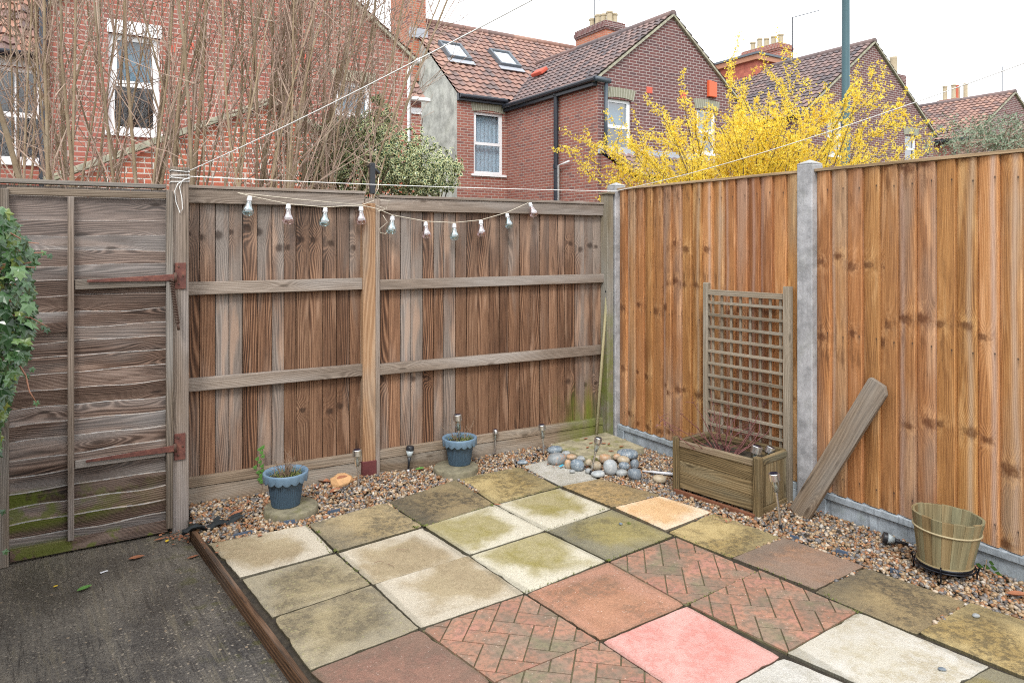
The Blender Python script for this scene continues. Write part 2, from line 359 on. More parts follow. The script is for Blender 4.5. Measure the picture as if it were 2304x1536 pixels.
def concrete(name, c, speck=.5, green=.3, sc=1.0, rough=.85, pits=0.0, drip=0.0):
    g = G(name); P = g.obj(); W = g.sep(g.pos()); n1 = g.noise(P, 9 * sc, 6, .7); n2 = g.noise(P, 120 * sc, 3, .6)
    col = g.mix(g.step(n1, .3, .7), tuple(x * .62 for x in c), tuple(min(1, x * 1.25) for x in c))
    col = g.mix(g.mul(g.step(n2, .58, .72), speck), col, tuple(x * .35 for x in c))
    n3 = g.noise(P, 4 * sc, 5, .7)
    col = g.mix(g.mul(g.step(n3, .50, .70), green), col, (c[0] * .55, c[1] * .6, c[2] * .25))
    if drip:
        dn = g.noise(g.xyz(g.mul(g.add(W[0], W[1]), 26.0), g.mul(W[2], 2.2), 1.0), 1.0, 5, .7); col = g.mix(g.mul(g.step(dn, .50, .66), drip), col, tuple(x * .45 for x in c))
        dn = g.noise(g.xyz(g.mul(g.add(W[0], W[1]), 9.0), g.mul(W[2], 3.2), 7.0), 1.0, 5, .7); col = g.mix(g.mul(g.step(dn, .55, .7), drip * .7), col, tuple(min(1, x * 1.5) for x in c))
    if pits:
        vo = g.vor(P, 55, 1.0); k = g.mul(g.sub(1.0, g.step(vo.outputs['Distance'], .10, .2)), g.m_('GREATER_THAN', g.sep(vo.outputs['Color'])[0], .62)); col = g.mix(g.mul(k, pits), col, tuple(x * .18 for x in c))
    g.bump(n2, .35, .003); return g.done(col, rough)
M['concrete_post'] = concrete('concrete_post', (.36, .36, .37), .5, .15, pits=.85, drip=.35)
M['concrete_board'] = concrete('concrete_board', (.33, .375, .415), .3, .25, drip=.8)
M['concrete_slab'] = concrete('concrete_slab', (.33, .30, .20), .35, 1.0, 1.6)
M['round_stone'] = concrete('round_stone', (.20, .18, .12), .4, .7, 2.0)
M['mortar_coping'] = concrete('mortar_coping', (.36, .34, .26), .3, .4)
M['render_grey'] = concrete('render_grey', (.42, .42, .385), .15, .10, .35, drip=.18)
M['render_white'] = plain('render_white', (.75, .76, .78), .6)

# wet dark brushed concrete with exposed stones
g = G('wet_concrete'); P = g.pos(); ps = g.sep(P)
n1 = g.noise(P, 2.2, 6, .65); n2 = g.noise(P, 85, 5, .75)
brush = g.noise(g.xyz(g.add(g.mul(ps[0], 34.0), g.mul(ps[1], 2.5)), g.mul(ps[1], 3.0), 0.0), 1.0, 5, .75, .6)
col = g.ramp(g.add(g.mul(n1, .6), g.mul(n2, .5)), [(.36, (.016, .016, .018)), (.52, (.082, .075, .068)), (.68, (.22, .195, .16))])
rdg = g.noise(g.xyz(g.add(g.mul(ps[0], 24.0), g.mul(ps[1], 2.2)), g.mul(ps[1], .8), 2.0), 1.0, 4, .7, .3)
col = g.mix(g.mul(g.step(g.add(g.mul(rdg, .35), g.mul(brush, .65)), .52, .60), .42), col, (.215, .185, .13))
col = g.mix(g.mul(g.step(brush, .46, .38), .5), col, (.02, .018, .018))
vo = g.vor(P, 58, 1.0); v2 = g.vor(P, 27, 1.0)
sp = g.mul(g.sub(1.0, g.step(vo.outputs['Distance'], .17, .34)), g.m_('GREATER_THAN', g.sep(vo.outputs['Color'])[0], .62))
sp2 = g.mul(g.sub(1.0, g.step(v2.outputs['Distance'], .12, .2)), g.m_('GREATER_THAN', g.sep(v2.outputs['Color'])[1], .84))
col = g.mix(g.mul(sp, .62), col, g.ramp(g.sep(vo.outputs['Color'])[2], [(0, (.22, .17, .12)), (.5, (.42, .36, .28)), (1, (.28, .27, .26))]))
col = g.mix(g.mul(sp2, .85), col, g.ramp(g.sep(v2.outputs['Color'])[2], [(0, (.30, .2, .11)), (1, (.5, .44, .36))]))
near = g.step(g.sub(ps[1], g.mul(n1, 1.2)), 2.4, 3.4)
col = g.mix(g.mul(near, .22), col, (.20, .165, .12))
moss = g.mul(g.step(g.sub(ps[0], g.mul(ps[1], -.06)), .50, .78), g.step(g.noise(P, 11, 5, .7), .5, .66))
col = g.mix(g.mul(moss, .55), col, (.085, .085, .02))
wet = g.step(g.noise(P, 1.7, 3, .5), .42, .6)
g.bump(g.add(g.mul(n2, .9), g.mul(brush, 1.0)), .9, .006)
M['wet_concrete'] = g.done(col, g.sub(.50, g.mul(wet, .22)))

g = G('soil'); P = g.pos(); n1 = g.noise(P, 30, 6, .7); g.bump(n1, .8, .02)
M['soil'] = g.done(g.ramp(n1, [(.3, (.012, .009, .006)), (.7, (.055, .042, .026))]), .95)
g = G('field'); P = g.pos(); n1 = g.noise(P, 3, 6, .7)
M['field'] = g.done(g.ramp(n1, [(.3, (.05, .045, .025)), (.5, (.07, .085, .03)), (.7, (.12, .10, .06))]), .95)

# pebbles: colour per island
def pebble_mat(name, stops, sc=40.0, rough=.5):
    g = G(name); r = g.isl(); P = g.pos(); n = g.noise(P, sc, 4, .6)
    col = g.ramp(r, stops, 'CONSTANT'); col = g.bright(col, g.add(.55, g.mul(n, .9)))
    r2 = g.white(g.xyz(g.mul(r, 71.0), 1.0, 2.0)); col = g.bright(col, g.add(.58, g.mul(r2, .6)))
    return g.done(col, rough)
M['pebble'] = pebble_mat('pebble', [(0, (.30, .16, .075)), (.12, (.38, .27, .16)), (.26, (.17, .145, .125)), (.38, (.44, .36, .27)), (.5, (.26, .13, .06)), (.6, (.13, .125, .125)), (.7, (.31, .21, .12)), (.8, (.46, .41, .35)), (.84, (.20, .18, .17)), (.93, (.36, .17, .085))], 60)

def slab_mat(name, c, c2, edge=None, edge_amt=.0, blot=.5, dark=(.10, .085, .05), dark_amt=.4, speck=.0, green=None, green_amt=0.0, fine=.75, lich=.0, k=.86):
    sc_ = lambda q: tuple(x * k for x in q) if q else q
    c, c2, edge, dark, green = sc_(c), sc_(c2), sc_(edge), sc_(dark), sc_(green)
    g = G(name); T = g.obj(); o = g.orand(); s = g.sep(T)
    P = g.xyz(s[0], s[1], g.mul(o, 37.0)); h = g.mul(o, 6.28)
    n1 = g.noise(P, 3.6, 5, .62, .4); n2 = g.noise(P, 26, 6, .78, .3); n3 = g.noise(P, 190, 3, .75); n4 = g.noise(P, 9, 6, .75, .3)
    col = g.mix(g.step(g.add(g.mul(n1, .6), g.mul(n4, .4)), .38, .60), c, c2)
    col = g.mix(g.mul(g.mul(g.step(n2, .43, .58), g.step(n1, .64, .44)), dark_amt), col, dark)
    dx = g.add(g.mul(s[0], g.m_('COSINE', h)), g.mul(s[1], g.m_('SINE', h)))      # one side dirtier than the other
    gs = g.step(g.add(dx, g.mul(g.sub(n4, .5), .55)), .0, .18); col = g.mix(g.mul(g.mul(gs, g.add(.35, g.mul(n2, .7))), dark_amt * .9), col, dark)
    mx = g.m_('MAXIMUM', g.m_('ABSOLUTE', s[0]), g.m_('ABSOLUTE', s[1]))
    nearedge = g.step(g.add(g.add(mx, g.mul(g.sub(n1, .5), .42)), g.mul(dx, .25)), .10, .25)
    if green: col = g.mix(g.mul(g.mul(g.sub(1.0, nearedge), g.step(g.add(g.mul(n1, .6), g.mul(n4, .4)), .36, .58)), green_amt), col, green)
    if edge: col = g.mix(g.mul(nearedge, edge_amt), col, edge)
    grit = g.step(g.add(g.mul(n3, .6), g.mul(g.noise(P, 65, 4, .8), .4)), .34, .66)
    col = g.bright(col, g.add(1.0 - fine * .36, g.mul(g.add(g.mul(grit, .62), g.mul(n2, .4)), fine * .72)))
    if lich:
        vl = g.vor(P, 48, 1.0); kx = g.mul(g.mul(g.sub(1.0, g.step(vl.outputs['Distance'], .18, .34)), g.m_('GREATER_THAN', g.sep(vl.outputs['Color'])[0], .55)), g.step(n4, .40, .58))
        col = g.mix(g.mul(kx, lich), col, (.30, .275, .14))
    if speck:
        vo = g.vor(P, 85, 1.0); kx = g.mul(g.sub(1.0, g.step(vo.outputs['Distance'], .12, .25)), g.m_('GREATER_THAN', g.sep(vo.outputs['Color'])[0], .84))
        col = g.mix(g.mul(kx, speck), col, (.60, .52, .45))
    rim = g.step(g.add(mx, g.mul(g.sub(n2, .5), .04)), .213, .230)
    col = g.mix(g.mul(rim, .30), col, (.075, .07, .04))
    pz = g.step(s[2], -.0015, -.004); col = g.mix(g.mul(pz, .8), col, (.055, .05, .03))
    g.bump(g.add(n2, g.mul(grit, .7)), .6, .004)
    return g.done(col, g.add(.42, g.mul(n1, .4)))
SM = {}
SM['pale'] = slab_mat('slab_pale', (.40, .315, .195), (.50, .41, .275), (.64, .585, .48), .72, dark=(.22, .17, .10), dark_amt=.35, green=(.34, .27, .14), green_amt=.4)
SM['palegreen'] = slab_mat('slab_palegreen', (.44, .385, .215), (.54, .485, .32), (.67, .63, .51), .85, dark=(.24, .20, .09), dark_amt=.25, green=(.29, .245, .07), green_amt=.95)
SM['tan'] = slab_mat('slab_tan', (.34, .26, .135), (.45, .35, .19), (.40, .36, .27), .2, dark=(.11, .095, .065), dark_amt=.75)
SM['greytan'] = slab_mat('slab_greytan', (.25, .205, .125), (.36, .295, .17), (.50, .45, .34), .40, dark=(.125, .105, .07), dark_amt=.7, lich=.75)
SM['dark'] = slab_mat('slab_dark', (.22, .165, .09), (.35, .265, .135), (.15, .135, .10), .3, dark=(.07, .06, .042), dark_amt=.8)
SM['yellow'] = slab_mat('slab_yellow', (.36, .26, .10), (.53, .41, .19), (.38, .32, .17), .3, dark=(.12, .095, .05), dark_amt=.8)
SM['green'] = slab_mat('slab_green', (.27, .23, .10), (.36, .31, .15), (.22, .21, .165), .6, dark=(.11, .10, .06), dark_amt=.6, green=(.34, .28, .09), green_amt=.6, speck=.3, lich=.6)
SM['orange'] = slab_mat('slab_orange', (.40, .27, .11), (.49, .34, .16), (.25, .21, .13), .4, dark=(.14, .11, .06), dark_amt=.75)
SM['peach'] = slab_mat('slab_peach', (.70, .44, .22), (.76, .51, .28), (.82, .70, .54), .8, dark=(.45, .28, .12), dark_amt=.25)
SM['red'] = slab_mat('slab_red', (.40, .19, .11), (.46, .235, .14), (.54, .28, .20), .5, dark=(.20, .13, .085), dark_amt=.65, speck=.75)
SM['darkred'] = slab_mat('slab_darkred', (.25, .135, .10), (.32, .17, .12), (.22, .15, .11), .4, dark=(.16, .11, .08), dark_amt=.6, speck=.4)
SM['redbrown'] = slab_mat('slab_redbrown', (.40, .22, .125), (.30, .20, .145), (.22, .175, .135), .5, dark=(.15, .11, .085), dark_amt=.8)
SM['pink'] = slab_mat('slab_pink', (.84, .44, .39), (.88, .52, .46), (.90, .58, .52), .4, dark=(.80, .27, .22), dark_amt=.55, fine=.14, k=.68)
SM['white'] = slab_mat('slab_white', (.58, .55, .47), (.72, .715, .68), (.56, .52, .42), .4, dark=(.40, .34, .22), dark_amt=.6, fine=.2, green=(.45, .38, .2), green_amt=.4)
SM['palegrey'] = slab_mat('slab_palegrey', (.50, .48, .42), (.60, .585, .54), (.60, .58, .53), .4, dark=(.3, .28, .2), dark_amt=.4)
g = G('slab_brick'); T = g.obj(); s = g.sep(T); P = g.xyz(s[0], s[1], g.mul(g.orand(), 37.0))
n1 = g.noise(P, 5, 4, .6, .4); n2 = g.noise(P, 40, 5, .7)
col = g.ramp(n1, [(.36, (.36, .175, .13)), (.46, (.34, .175, .115)), (.56, (.25, .165, .12)), (.68, (.19, .165, .10))])
col = g.bright(col, g.add(.86, g.mul(g.isl(), .25)))
col = g.mix(g.mul(g.step(n2, .42, .62), .6), col, (.12, .10, .07))
vo = g.vor(P, 80, 1.0); k = g.mul(g.sub(1.0, g.step(vo.outputs['Distance'], .12, .25)), g.m_('GREATER_THAN', g.sep(vo.outputs['Color'])[0], .9)); col = g.mix(g.mul(k, .6), col, (.6, .5, .42))
g.bump(n2, .3, .004); SM['brick'] = g.done(col, .7)
SM['groove'] = plain('slab_groove', (.12, .105, .055), .9, var=.5, sc=60)

g = G('rust'); P = g.obj(); n = g.noise(P, 28, 6, .7); g.bump(n, .4, .003)
M['rust'] = g.done(g.ramp(n, [(.3, (.075, .03, .025)), (.52, (.15, .055, .042)), (.72, (.26, .11, .07))]), .75, .15)
M['rust_dark'] = plain('rust_dark', (.09, .05, .035), .7, .3, .4)
M['shoe_red'] = plain('shoe_red', (.13, .035, .035), .6, .2, .3)
M['steel'] = plain('steel', (.62, .61, .60), .28, .95, .1)
M['galv'] = plain('galv', (.62, .62, .62), .4, .8)
M['black_plastic'] = plain('black_plastic', (.018, .02, .025), .35)
M['solar_black'] = plain('solar_black', (.01, .012, .03), .15)
M['white_plastic'] = plain('white_plastic', (.72, .73, .76), .35, var=.05)
M['frosted'] = plain('frosted', (.42, .48, .50), .3)
M['edging_blue'] = plain('edging_blue', (.07, .10, .15), .5, var=.3)
M['pot_rim'] = plain('pot_rim', (.135, .215, .30), .45, var=.1, sc=12)
M['pot_body'] = plain('pot_body', (.042, .075, .11), .45, var=.15, sc=12)
M['cord'] = plain('cord', (.78, .78, .76), .6, var=.05)
M['cord_beige'] = plain('cord_beige', (.62, .56, .45), .6)
M['rope'] = plain('rope', (.36, .30, .18), .8, var=.25, sc=90)
M['black_iron'] = plain('black_iron', (.012, .014, .02), .4, .5)
M['twig_dead'] = plain('twig_dead', (.22, .15, .10), .8, var=.4, sc=40)
M['twig_purple'] = plain('twig_purple', (.16, .06, .055), .7, var=.4, sc=40)
M['moss'] = plain('moss', (.13, .15, .035), .9, var=.5, sc=60)
M['rock'] = plain('rock', (.52, .30, .14), .85, var=.45, sc=18, bump=.6)
M['rag'] = plain('rag', (.012, .016, .018), .75, var=.4)
M['leaf_brown'] = plain('leaf_brown', (.30, .12, .06), .7, var=.5, sc=30)
M['leaf_green'] = plain('leaf_green', (.10, .24, .05), .6, var=.3)
M['leaf_yellow'] = plain('leaf_yellow', (.62, .42, .03), .6, var=.2)
M['broom_green'] = plain('broom_green', (.02, .05, .06), .5, var=.3)

def clear(name, tint, refl=.25, rough=.05):
    g = G(name); tr = g.n("ShaderNodeBsdfTransparent"); tr.inputs[0].default_value = (*tint, 1)
    gl = g.n("ShaderNodeBsdfGlossy"); gl.inputs['Roughness'].default_value = rough; gl.inputs[0].default_value = (1, 1, 1, 1)
    fr = g.n("ShaderNodeLayerWeight"); fr.inputs[0].default_value = .35
    mx = g.n("ShaderNodeMixShader"); g.l(g.add(g.mul(fr.outputs['Facing'], .6), refl), mx.inputs[0]); g.l(tr.outputs[0], mx.inputs[1]); g.l(gl.outputs[0], mx.inputs[2])
    g.l(mx.outputs[0], g.out.inputs[0]); return g.m
M['glass_blue'] = clear('bulb_glass_blue', (.72, .92, .97), .18)
M['glass_pink'] = clear('bulb_glass_pink', (.96, .82, .84), .18)
M['glass_clear'] = clear('clear_plastic', (.80, .82, .78), .12, .15)
M['window_glass'] = clear('window_glass', (.62, .74, .80), .10, .03)

# ------------------------------------------------------------------ GROUND
def sheet(name, pts, z, mat, kind='structure', div=1):
    b = MB(); b.face([(x, y, z) for x, y in pts], [(x, y) for x, y in pts]); o = b.build(name, mat); o['kind'] = kind; return o
sheet('ground', [(-300, -300), (300, -300), (300, 300), (-300, 300)], -.16, M['field'])
E0 = onZ(438, 1187); E1 = onZ(688, 1519); ed = (E1 - E0).normalized(); E2 = E0 + ed * 4.2
sheet('concrete_path', [(-.9, 5.2), (-.9, -2.4), (E2.x, E2.y), (E0.x, E0.y), (E0.x, 5.2)], -.06, M['wet_concrete'])
sheet('gravel_bed', [(E0.x, E0.y), (E2.x, E2.y), (3.75, -2.4), (3.75, 4.6), (E0.x - .05, 4.6)], -.013, M['soil'])

# timber edging between the concrete and the slabs
b = MB(); n_ = Vector((ed.y, -ed.x, 0))
if n_.x > 0: n_ = -n_
b.frame_box(E0 + n_ * .002 + Vector((0, 0, -.10)), ed, n_, (0, 0, 1), 4.3, .024, .105)
tag(b.build('edging_board', M['edge_board'], bevel=.004), 'dark rotting timber edging board between the wet concrete and the slabs', 'edging board')

# ------------------------------------------------------------------ PAVING
V = lambda *a: [onZ(x, y, 0.0) for x, y in a]
slabs = [
 ('pale', [(470,1222),(690,1180),(750,1241),(541,1297)], 'pale cream slab below the left blue pot, white along its lower edge'),
 ('tan', [(695,1179),(866,1131),(950,1183),(757,1239)], 'stained tan slab beside the gravel between pot and timber post'),
 ('dark', [(872,1128),(1026,1077),(1110,1132),(957,1182)], 'dark brown mottled slab below the right blue pot'),
 ('yellow', [(1031,1075),(1168,1049),(1256,1094),(1115,1132)], 'yellow ochre rough slab nearest the middle of the back fence'),
 ('palegrey', [(1177,1048),(1270,1022),(1345,1076),(1262,1092)], 'pale grey slab running under the cobbles'),
 ('greytan', [(546,1301),(755,1244),(833,1312),(612,1386)], 'grey tan slab with yellow lichen beside the edging board, second from the fence'),
 ('pale', [(761,1242),(951,1186),(1050,1248),(839,1311)], 'cream slab with scraps of brown twig on it'),
 ('palegreen', [(957,1184),(1112,1135),(1225,1193),(1056,1247)], 'cream slab with a soft green stain below the yellow slab'),
 ('palegreen', [(1117,1133),(1259,1096),(1374,1142),(1230,1192)], 'white edged slab with a dark green centre between yellow and orange slabs'),
 ('orange', [(1265,1093),(1349,1077),(1485,1113),(1379,1140)], 'orange brown slab below the cobbles'),
 ('greytan', [(616,1389),(836,1315),(940,1412),(697,1504)], 'grey slab freckled with lichen beside the edging board, third from the fence'),
 ('pale', [(842,1314),(1052,1250),(1178,1333),(946,1411)], 'large cream slab above the herringbone slab'),
 ('palegreen', [(1058,1249),(1227,1195),(1362,1260),(1183,1332)], 'white slab with an olive stain above the red slab'),
 ('green', [(1232,1193),(1377,1146),(1513,1204),(1368,1260)], 'olive green slab dotted with lichen and one grey pebble'),
 ('peach', [(1384,1141),(1484,1116),(1600,1152),(1498,1192)], 'bright peach slab with a white corner near the planter'),
 ('darkred', [(700,1508),(944,1415),(1103,1530),(846,1642)], 'dull dark red slab at the bottom edge of the photo'),
 ('brick', [(950,1414),(1180,1336),(1343,1439),(1112,1533)], 'herringbone brick patterned slab below the large cream slab'),
 ('red', [(1186,1334),(1368,1263),(1540,1359),(1351,1438)], 'speckled terracotta red slab above the pink slab'),
 ('brick', [(1373,1262),(1520,1207),(1703,1284),(1545,1358)], 'herringbone brick patterned slab tinged orange below the yellow grey slab'),
 ('yellow', [(1505,1196),(1606,1153),(1759,1208),(1645,1253)], 'yellow grey slab beside the wooden planter'),
 ('redbrown', [(1650,1254),(1764,1209),(1943,1273),(1834,1325)], 'red brown slab beside the gravel, a slug of orange across it'),
 ('brick', [(1550,1359),(1709,1282),(1929,1375),(1770,1465)], 'herringbone brick patterned slab, part pink and part green'),
 ('dark', [(1833,1328),(1947,1275),(2178,1353),(2062,1423)], 'long tan and brown slab beside the wooden barrel gravel'),
 ('yellow', [(2068,1422),(2184,1355),(2450,1444),(2335,1532)], 'golden brown slab at the right edge of the photo'),
 ('pink', [(1356,1441),(1545,1361),(1755,1474),(1566,1580)], 'bright salmon pink slab'),
 ('brick', [(1118,1534),(1345,1441),(1560,1582),(1335,1704)], 'herringbone brick patterned slab left of the pink slab'),
 ('white', [(1775,1468),(1933,1377),(2222,1498),(2062,1594)], 'white slab with brown staining at the lower right'),
 ('palegrey', [(1571,1583),(1762,1478),(2055,1597),(1868,1738)], 'bright white slab cut by the bottom edge below the pink slab'),
 ('green', [(2068,1594),(2228,1500),(2330,1537),(2420,1620),(2290,1760)], 'green grey slab in the bottom right corner'),
 ('dark', [(853,1644),(1110,1536),(1328,1706),(1080,1850)], 'brown slab below the frame next to the herringbone'),
 ('tan', [(1343,1708),(1564,1585),(1860,1742),(1630,1930)], 'tan slab nearest the camera'),
]
def inset(poly, d):
    c = sum(poly, Vector()) / len(poly); res = []; n = len(poly)
    for i, p in enumerate(poly):
        a = (poly[i - 1] - p).normalized(); b_ = (poly[(i + 1) % n] - p).normalized(); s_ = (a + b_)
        res.append(p + s_ * (d / max(.35, math.sqrt(max(0, 1 - a.dot(b_) ** 2)))))
    return res
def clip(poly, a, b_):   # keep left side of a->b
    out_ = []; n = len(poly)
    sd_ = lambda p: (b_[0] - a[0]) * (p[1] - a[1]) - (b_[1] - a[1]) * (p[0] - a[0])
    for i in range(n):
        p, q = poly[i], poly[(i + 1) % n]; sp_, sq = sd_(p), sd_(q)
        if sp_ >= 0: out_.append(p)
        if (sp_ >= 0) != (sq >= 0):
            t = sp_ / (sp_ - sq); out_.append((p[0] + (q[0] - p[0]) * t, p[1] + (q[1] - p[1]) * t))
    return out_
SLABP = []
for kind, px, lab in slabs:
    P = [onZ(x, y, 0) for x, y in px]; P = inset(P, -.0012)
    area = sum(P[i].x * P[(i + 1) % len(P)].y - P[(i + 1) % len(P)].x * P[i].y for i in range(len(P)))
    if area < 0: P = P[::-1]
    SLABP.append([(p.x, p.y) for p in P])
    c = sum(P, Vector()) / len(P)
    e1 = P[1] - P[0]; rz = math.atan2(e1.y, e1.x) % (PI / 2)
    if rz > PI / 4: rz -= PI / 2
    dz = random.uniform(-.004, .003)
    root = thing('paving_slab', lab, 'paving slab', (c.x, c.y, dz), rz, 'paving slabs of the patio')
    R = Matrix.Rotation(-rz, 3, 'Z'); Lp = [R @ (p - c) for p in P]
    # slightly chipped outline
    out2 = []
    for i, p in enumerate(Lp):
        q = Lp[(i + 1) % len(Lp)]
        for k in range(14):
            t = k / 14; w_ = p.lerp(q, t); j = .0018 if k else .004
            out2.append(w_ + Vector((random.uniform(-j, j), random.uniform(-j, j), 0)) - (w_.normalized() * (.006 * random.random() if k == 0 else (.007 if random.random() < .03 else 0))))
    if kind == 'brick':
        b = MB(); b.prism([(p.x, p.y) for p in out2], (0, 0, -.04), (1, 0, 0), (0, 1, 0), (0, 0, 1), .034)
        b.build('slab_base', SM['groove'], root, world=False)
        b = MB(); bw = .083; rot = math.radians(45) + math.radians(random.choice([0, 90]))
        ca, sa = math.cos(rot), math.sin(rot)
        sq = [(p.x, p.y) for p in Lp]; sq = [(x * .992, y * .992) for x, y in sq]
        for i in range(-6, 7):
            for j in range(-6, 7):
                for (ox, oy, wx, wy) in ((0, 0, 2, 1), (0, 1, 1, 2)):
                    x0 = (i * 2 + j + ox) ; y0 = (-i * 2 + j + oy)
                    # herringbone lattice: vectors (1,1) and (2,-2)
                    g_ = .032
                    q = [(x0 + g_, y0 + g_), (x0 + wx - g_, y0 + g_), (x0 + wx - g_, y0 + wy - g_), (x0 + g_, y0 + wy - g_)]
                    q = [((a * ca - c_ * sa) * bw, (a * sa + c_ * ca) * bw) for a, c_ in q]
                    for k in range(len(sq)):
                        if len(q) < 3: break
                        q = clip(q, sq[k], sq[(k + 1) % len(sq)])
                    if len(q) >= 3:
                        ar = abs(sum(q[k][0] * q[(k + 1) % len(q)][1] - q[(k + 1) % len(q)][0] * q[k][1] for k in range(len(q)))) / 2
                        if ar > 2e-4: b.prism(q, (0, 0, -.01), (1, 0, 0), (0, 1, 0), (0, 0, 1), .010 + random.uniform(0, .0012))
        o = b.build('brick_pattern', SM['brick'], root, world=False, bevel=.0022)
    else:
        b = MB(); b.prism([(p.x, p.y) for p in out2], (0, 0, -.04), (1, 0, 0), (0, 1, 0), (0, 0, 1), .04)
        o = b.build('paving_slab_body', SM[kind], root, world=False, bevel=.0025)
        # one mesh only: make the mesh itself the thing
        for k in list(root.keys()): o[k] = root[k]
        o.parent = None; o.location = root.location; o.rotation_euler = root.rotation_euler
        bpy.data.objects.remove(root); o.name = 'paving_slab'

# ------------------------------------------------------------------ PEBBLES
def ico():
    import bmesh
    bm = bmesh.new(); bmesh.ops.create_icosphere(bm, subdivisions=2, radius=1.0)
    bm.verts.ensure_lookup_table()
    v = np.array([tuple(x.co) for x in bm.verts]); f = np.array([[q.index for q in p.verts] for p in bm.faces]); bm.free(); return v, f
def ico1():
    import bmesh
    bm = bmesh.new(); bmesh.ops.create_icosphere(bm, subdivisions=1, radius=1.0)
    v = np.array([tuple(x.co) for x in bm.verts]); f = np.array([[q.index for q in p.verts] for p in bm.faces]); bm.free(); return v, f
IV, IF = ico(); JV, JF = ico1()
def rotmats(n):
    q = rs.normal(size=(n, 4)); q /= np.linalg.norm(q, axis=1)[:, None]; a, b_, c, d = q.T
    return np.stack([np.stack([1 - 2 * (c * c + d * d), 2 * (b_ * c - a * d), 2 * (b_ * d + a * c)], -1), np.stack([2 * (b_ * c + a * d), 1 - 2 * (b_ * b_ + d * d), 2 * (c * d - a * b_)], -1), np.stack([2 * (b_ * d - a * c), 2 * (c * d + a * b_), 1 - 2 * (b_ * b_ + c * c)], -1)], 1)
def np_mesh(name, v, f, mat, uv=None, smooth=True):
    me = bpy.data.meshes.new(name); k = f.shape[1]
    me.vertices.add(len(v)); me.vertices.foreach_set("co", v.astype(np.float32).ravel())
    me.loops.add(f.size); me.loops.foreach_set("vertex_index", f.astype(np.int32).ravel())
    me.polygons.add(len(f)); me.polygons.foreach_set("loop_start", np.arange(0, f.size, k, dtype=np.int32)); me.polygons.foreach_set("loop_total", np.full(len(f), k, dtype=np.int32))
    me.update(calc_edges=True)
    if uv is not None:
        ul = me.uv_layers.new(name="uv"); ul.data.foreach_set("uv", uv.astype(np.float32).ravel())
    me.polygons.foreach_set("use_smooth", np.full(len(f), smooth)); me.materials.append(mat)
    o = bpy.data.objects.new(name, me); COL.objects.link(o); return o
def inpoly(x, y, poly):
    r = np.zeros(len(x), bool); n = len(poly)
    for i in range(n):
        x1, y1 = poly[i]; x2, y2 = poly[(i + 1) % n]
        c = ((y1 > y) != (y2 > y)) & (x < (x2 - x1) * (y - y1) / (y2 - y1 + 1e-12) + x1); r ^= c
    return r
bed = [(E0.x, E0.y), (E0.x + .2, 1.2), (3.62, 1.2), (3.62, 4.34), (.60, 4.45)]
xs = rs.uniform(.55, 3.62, 110000); ys = rs.uniform(.9, 4.5, 110000)
ok = inpoly(xs, ys, bed)
for P in SLABP:
    c = np.mean(P, axis=0); S = [tuple(c + (np.array(p) - c) * .985) for p in P]
    ok &= ~inpoly(xs, ys, S)
lin = (xs > .62 + (3.85 - ys) * .05) | (ys > 3.9)
ok &= lin & ((ys > 3.75) | (xs > 2.9))
xs, ys = xs[ok], ys[ok]
n = min(len(xs), 24000); xs, ys = xs[:n], ys[:n]; print('PEBBLES', n)
sz = rs.uniform(.0058, .0118, n) * np.where(rs.rand(n) < .08, 1.4, 1.0)
sc = np.stack([sz * rs.uniform(1.0, 1.5, n), sz, sz * rs.uniform(.55, .85, n)], -1)
Rm = rotmats(n); tilt = rs.rand(n) < .55
an = rs.uniform(0, 2 * PI, n); Z = np.zeros((n, 3, 3)); Z[:, 0, 0] = np.cos(an); Z[:, 0, 1] = -np.sin(an); Z[:, 1, 0] = np.sin(an); Z[:, 1, 1] = np.cos(an); Z[:, 2, 2] = 1
Rm[tilt] = Z[tilt]
jit = 1 + rs.uniform(-.22, .22, (n, len(JV), 1))
vv = np.einsum('nij,nkj->nki', Rm, JV[None] * jit * sc[:, None, :])
zz = rs.uniform(-.018, .001, n) + .010 * np.sin(xs * 5.1) * np.sin(ys * 6.3) + .012 * (ys > 4.1)
vv += np.stack([xs, ys, zz], -1)[:, None, :]
ff = (JF[None] + (np.arange(n) * len(JV))[:, None, None]).reshape(-1, 3)
o = np_mesh('gravel', vv.reshape(-1, 3), ff, M['pebble']); tag(o, 'multicoloured rounded pea gravel along the foot of the fences', 'gravel', kind='stuff')

# moss and weeds in the joints
b = MB()
joints = [((745,1243),(690,1182)),((953,1184),(870,1128)),((1113,1134),(957,1184)),((1228,1193),(1368,1142)),((1365,1262),(1515,1206)),((1183,1333),(1362,1263)),((1545,1360),(1705,1286)),((835,1313),(755,1243)),((1260,1095),(1120,1133)),((1648,1254),(1375,1142)),((1835,1326),(1650,1255)),((1930,1379),(1840,1328))]
for (a0, a1) in joints:
    A, B = onZ(*a0), onZ(*a1)
    for k in range(26):
        t = random.random() ** 1.5; p = A.lerp(B, t) + Vector((random.gauss(0, .005), random.gauss(0, .005), 0))
        for q in range(3):
            a = random.uniform(0, 2 * PI); h = random.uniform(.002, .009); l = random.uniform(.003, .011)
            d = Vector((math.cos(a), math.sin(a), 0)); s_ = Vector((-d.y, d.x, 0)) * .0018
            b.face([p - s_, p + s_, p + d * l + Vector((0, 0, h))])
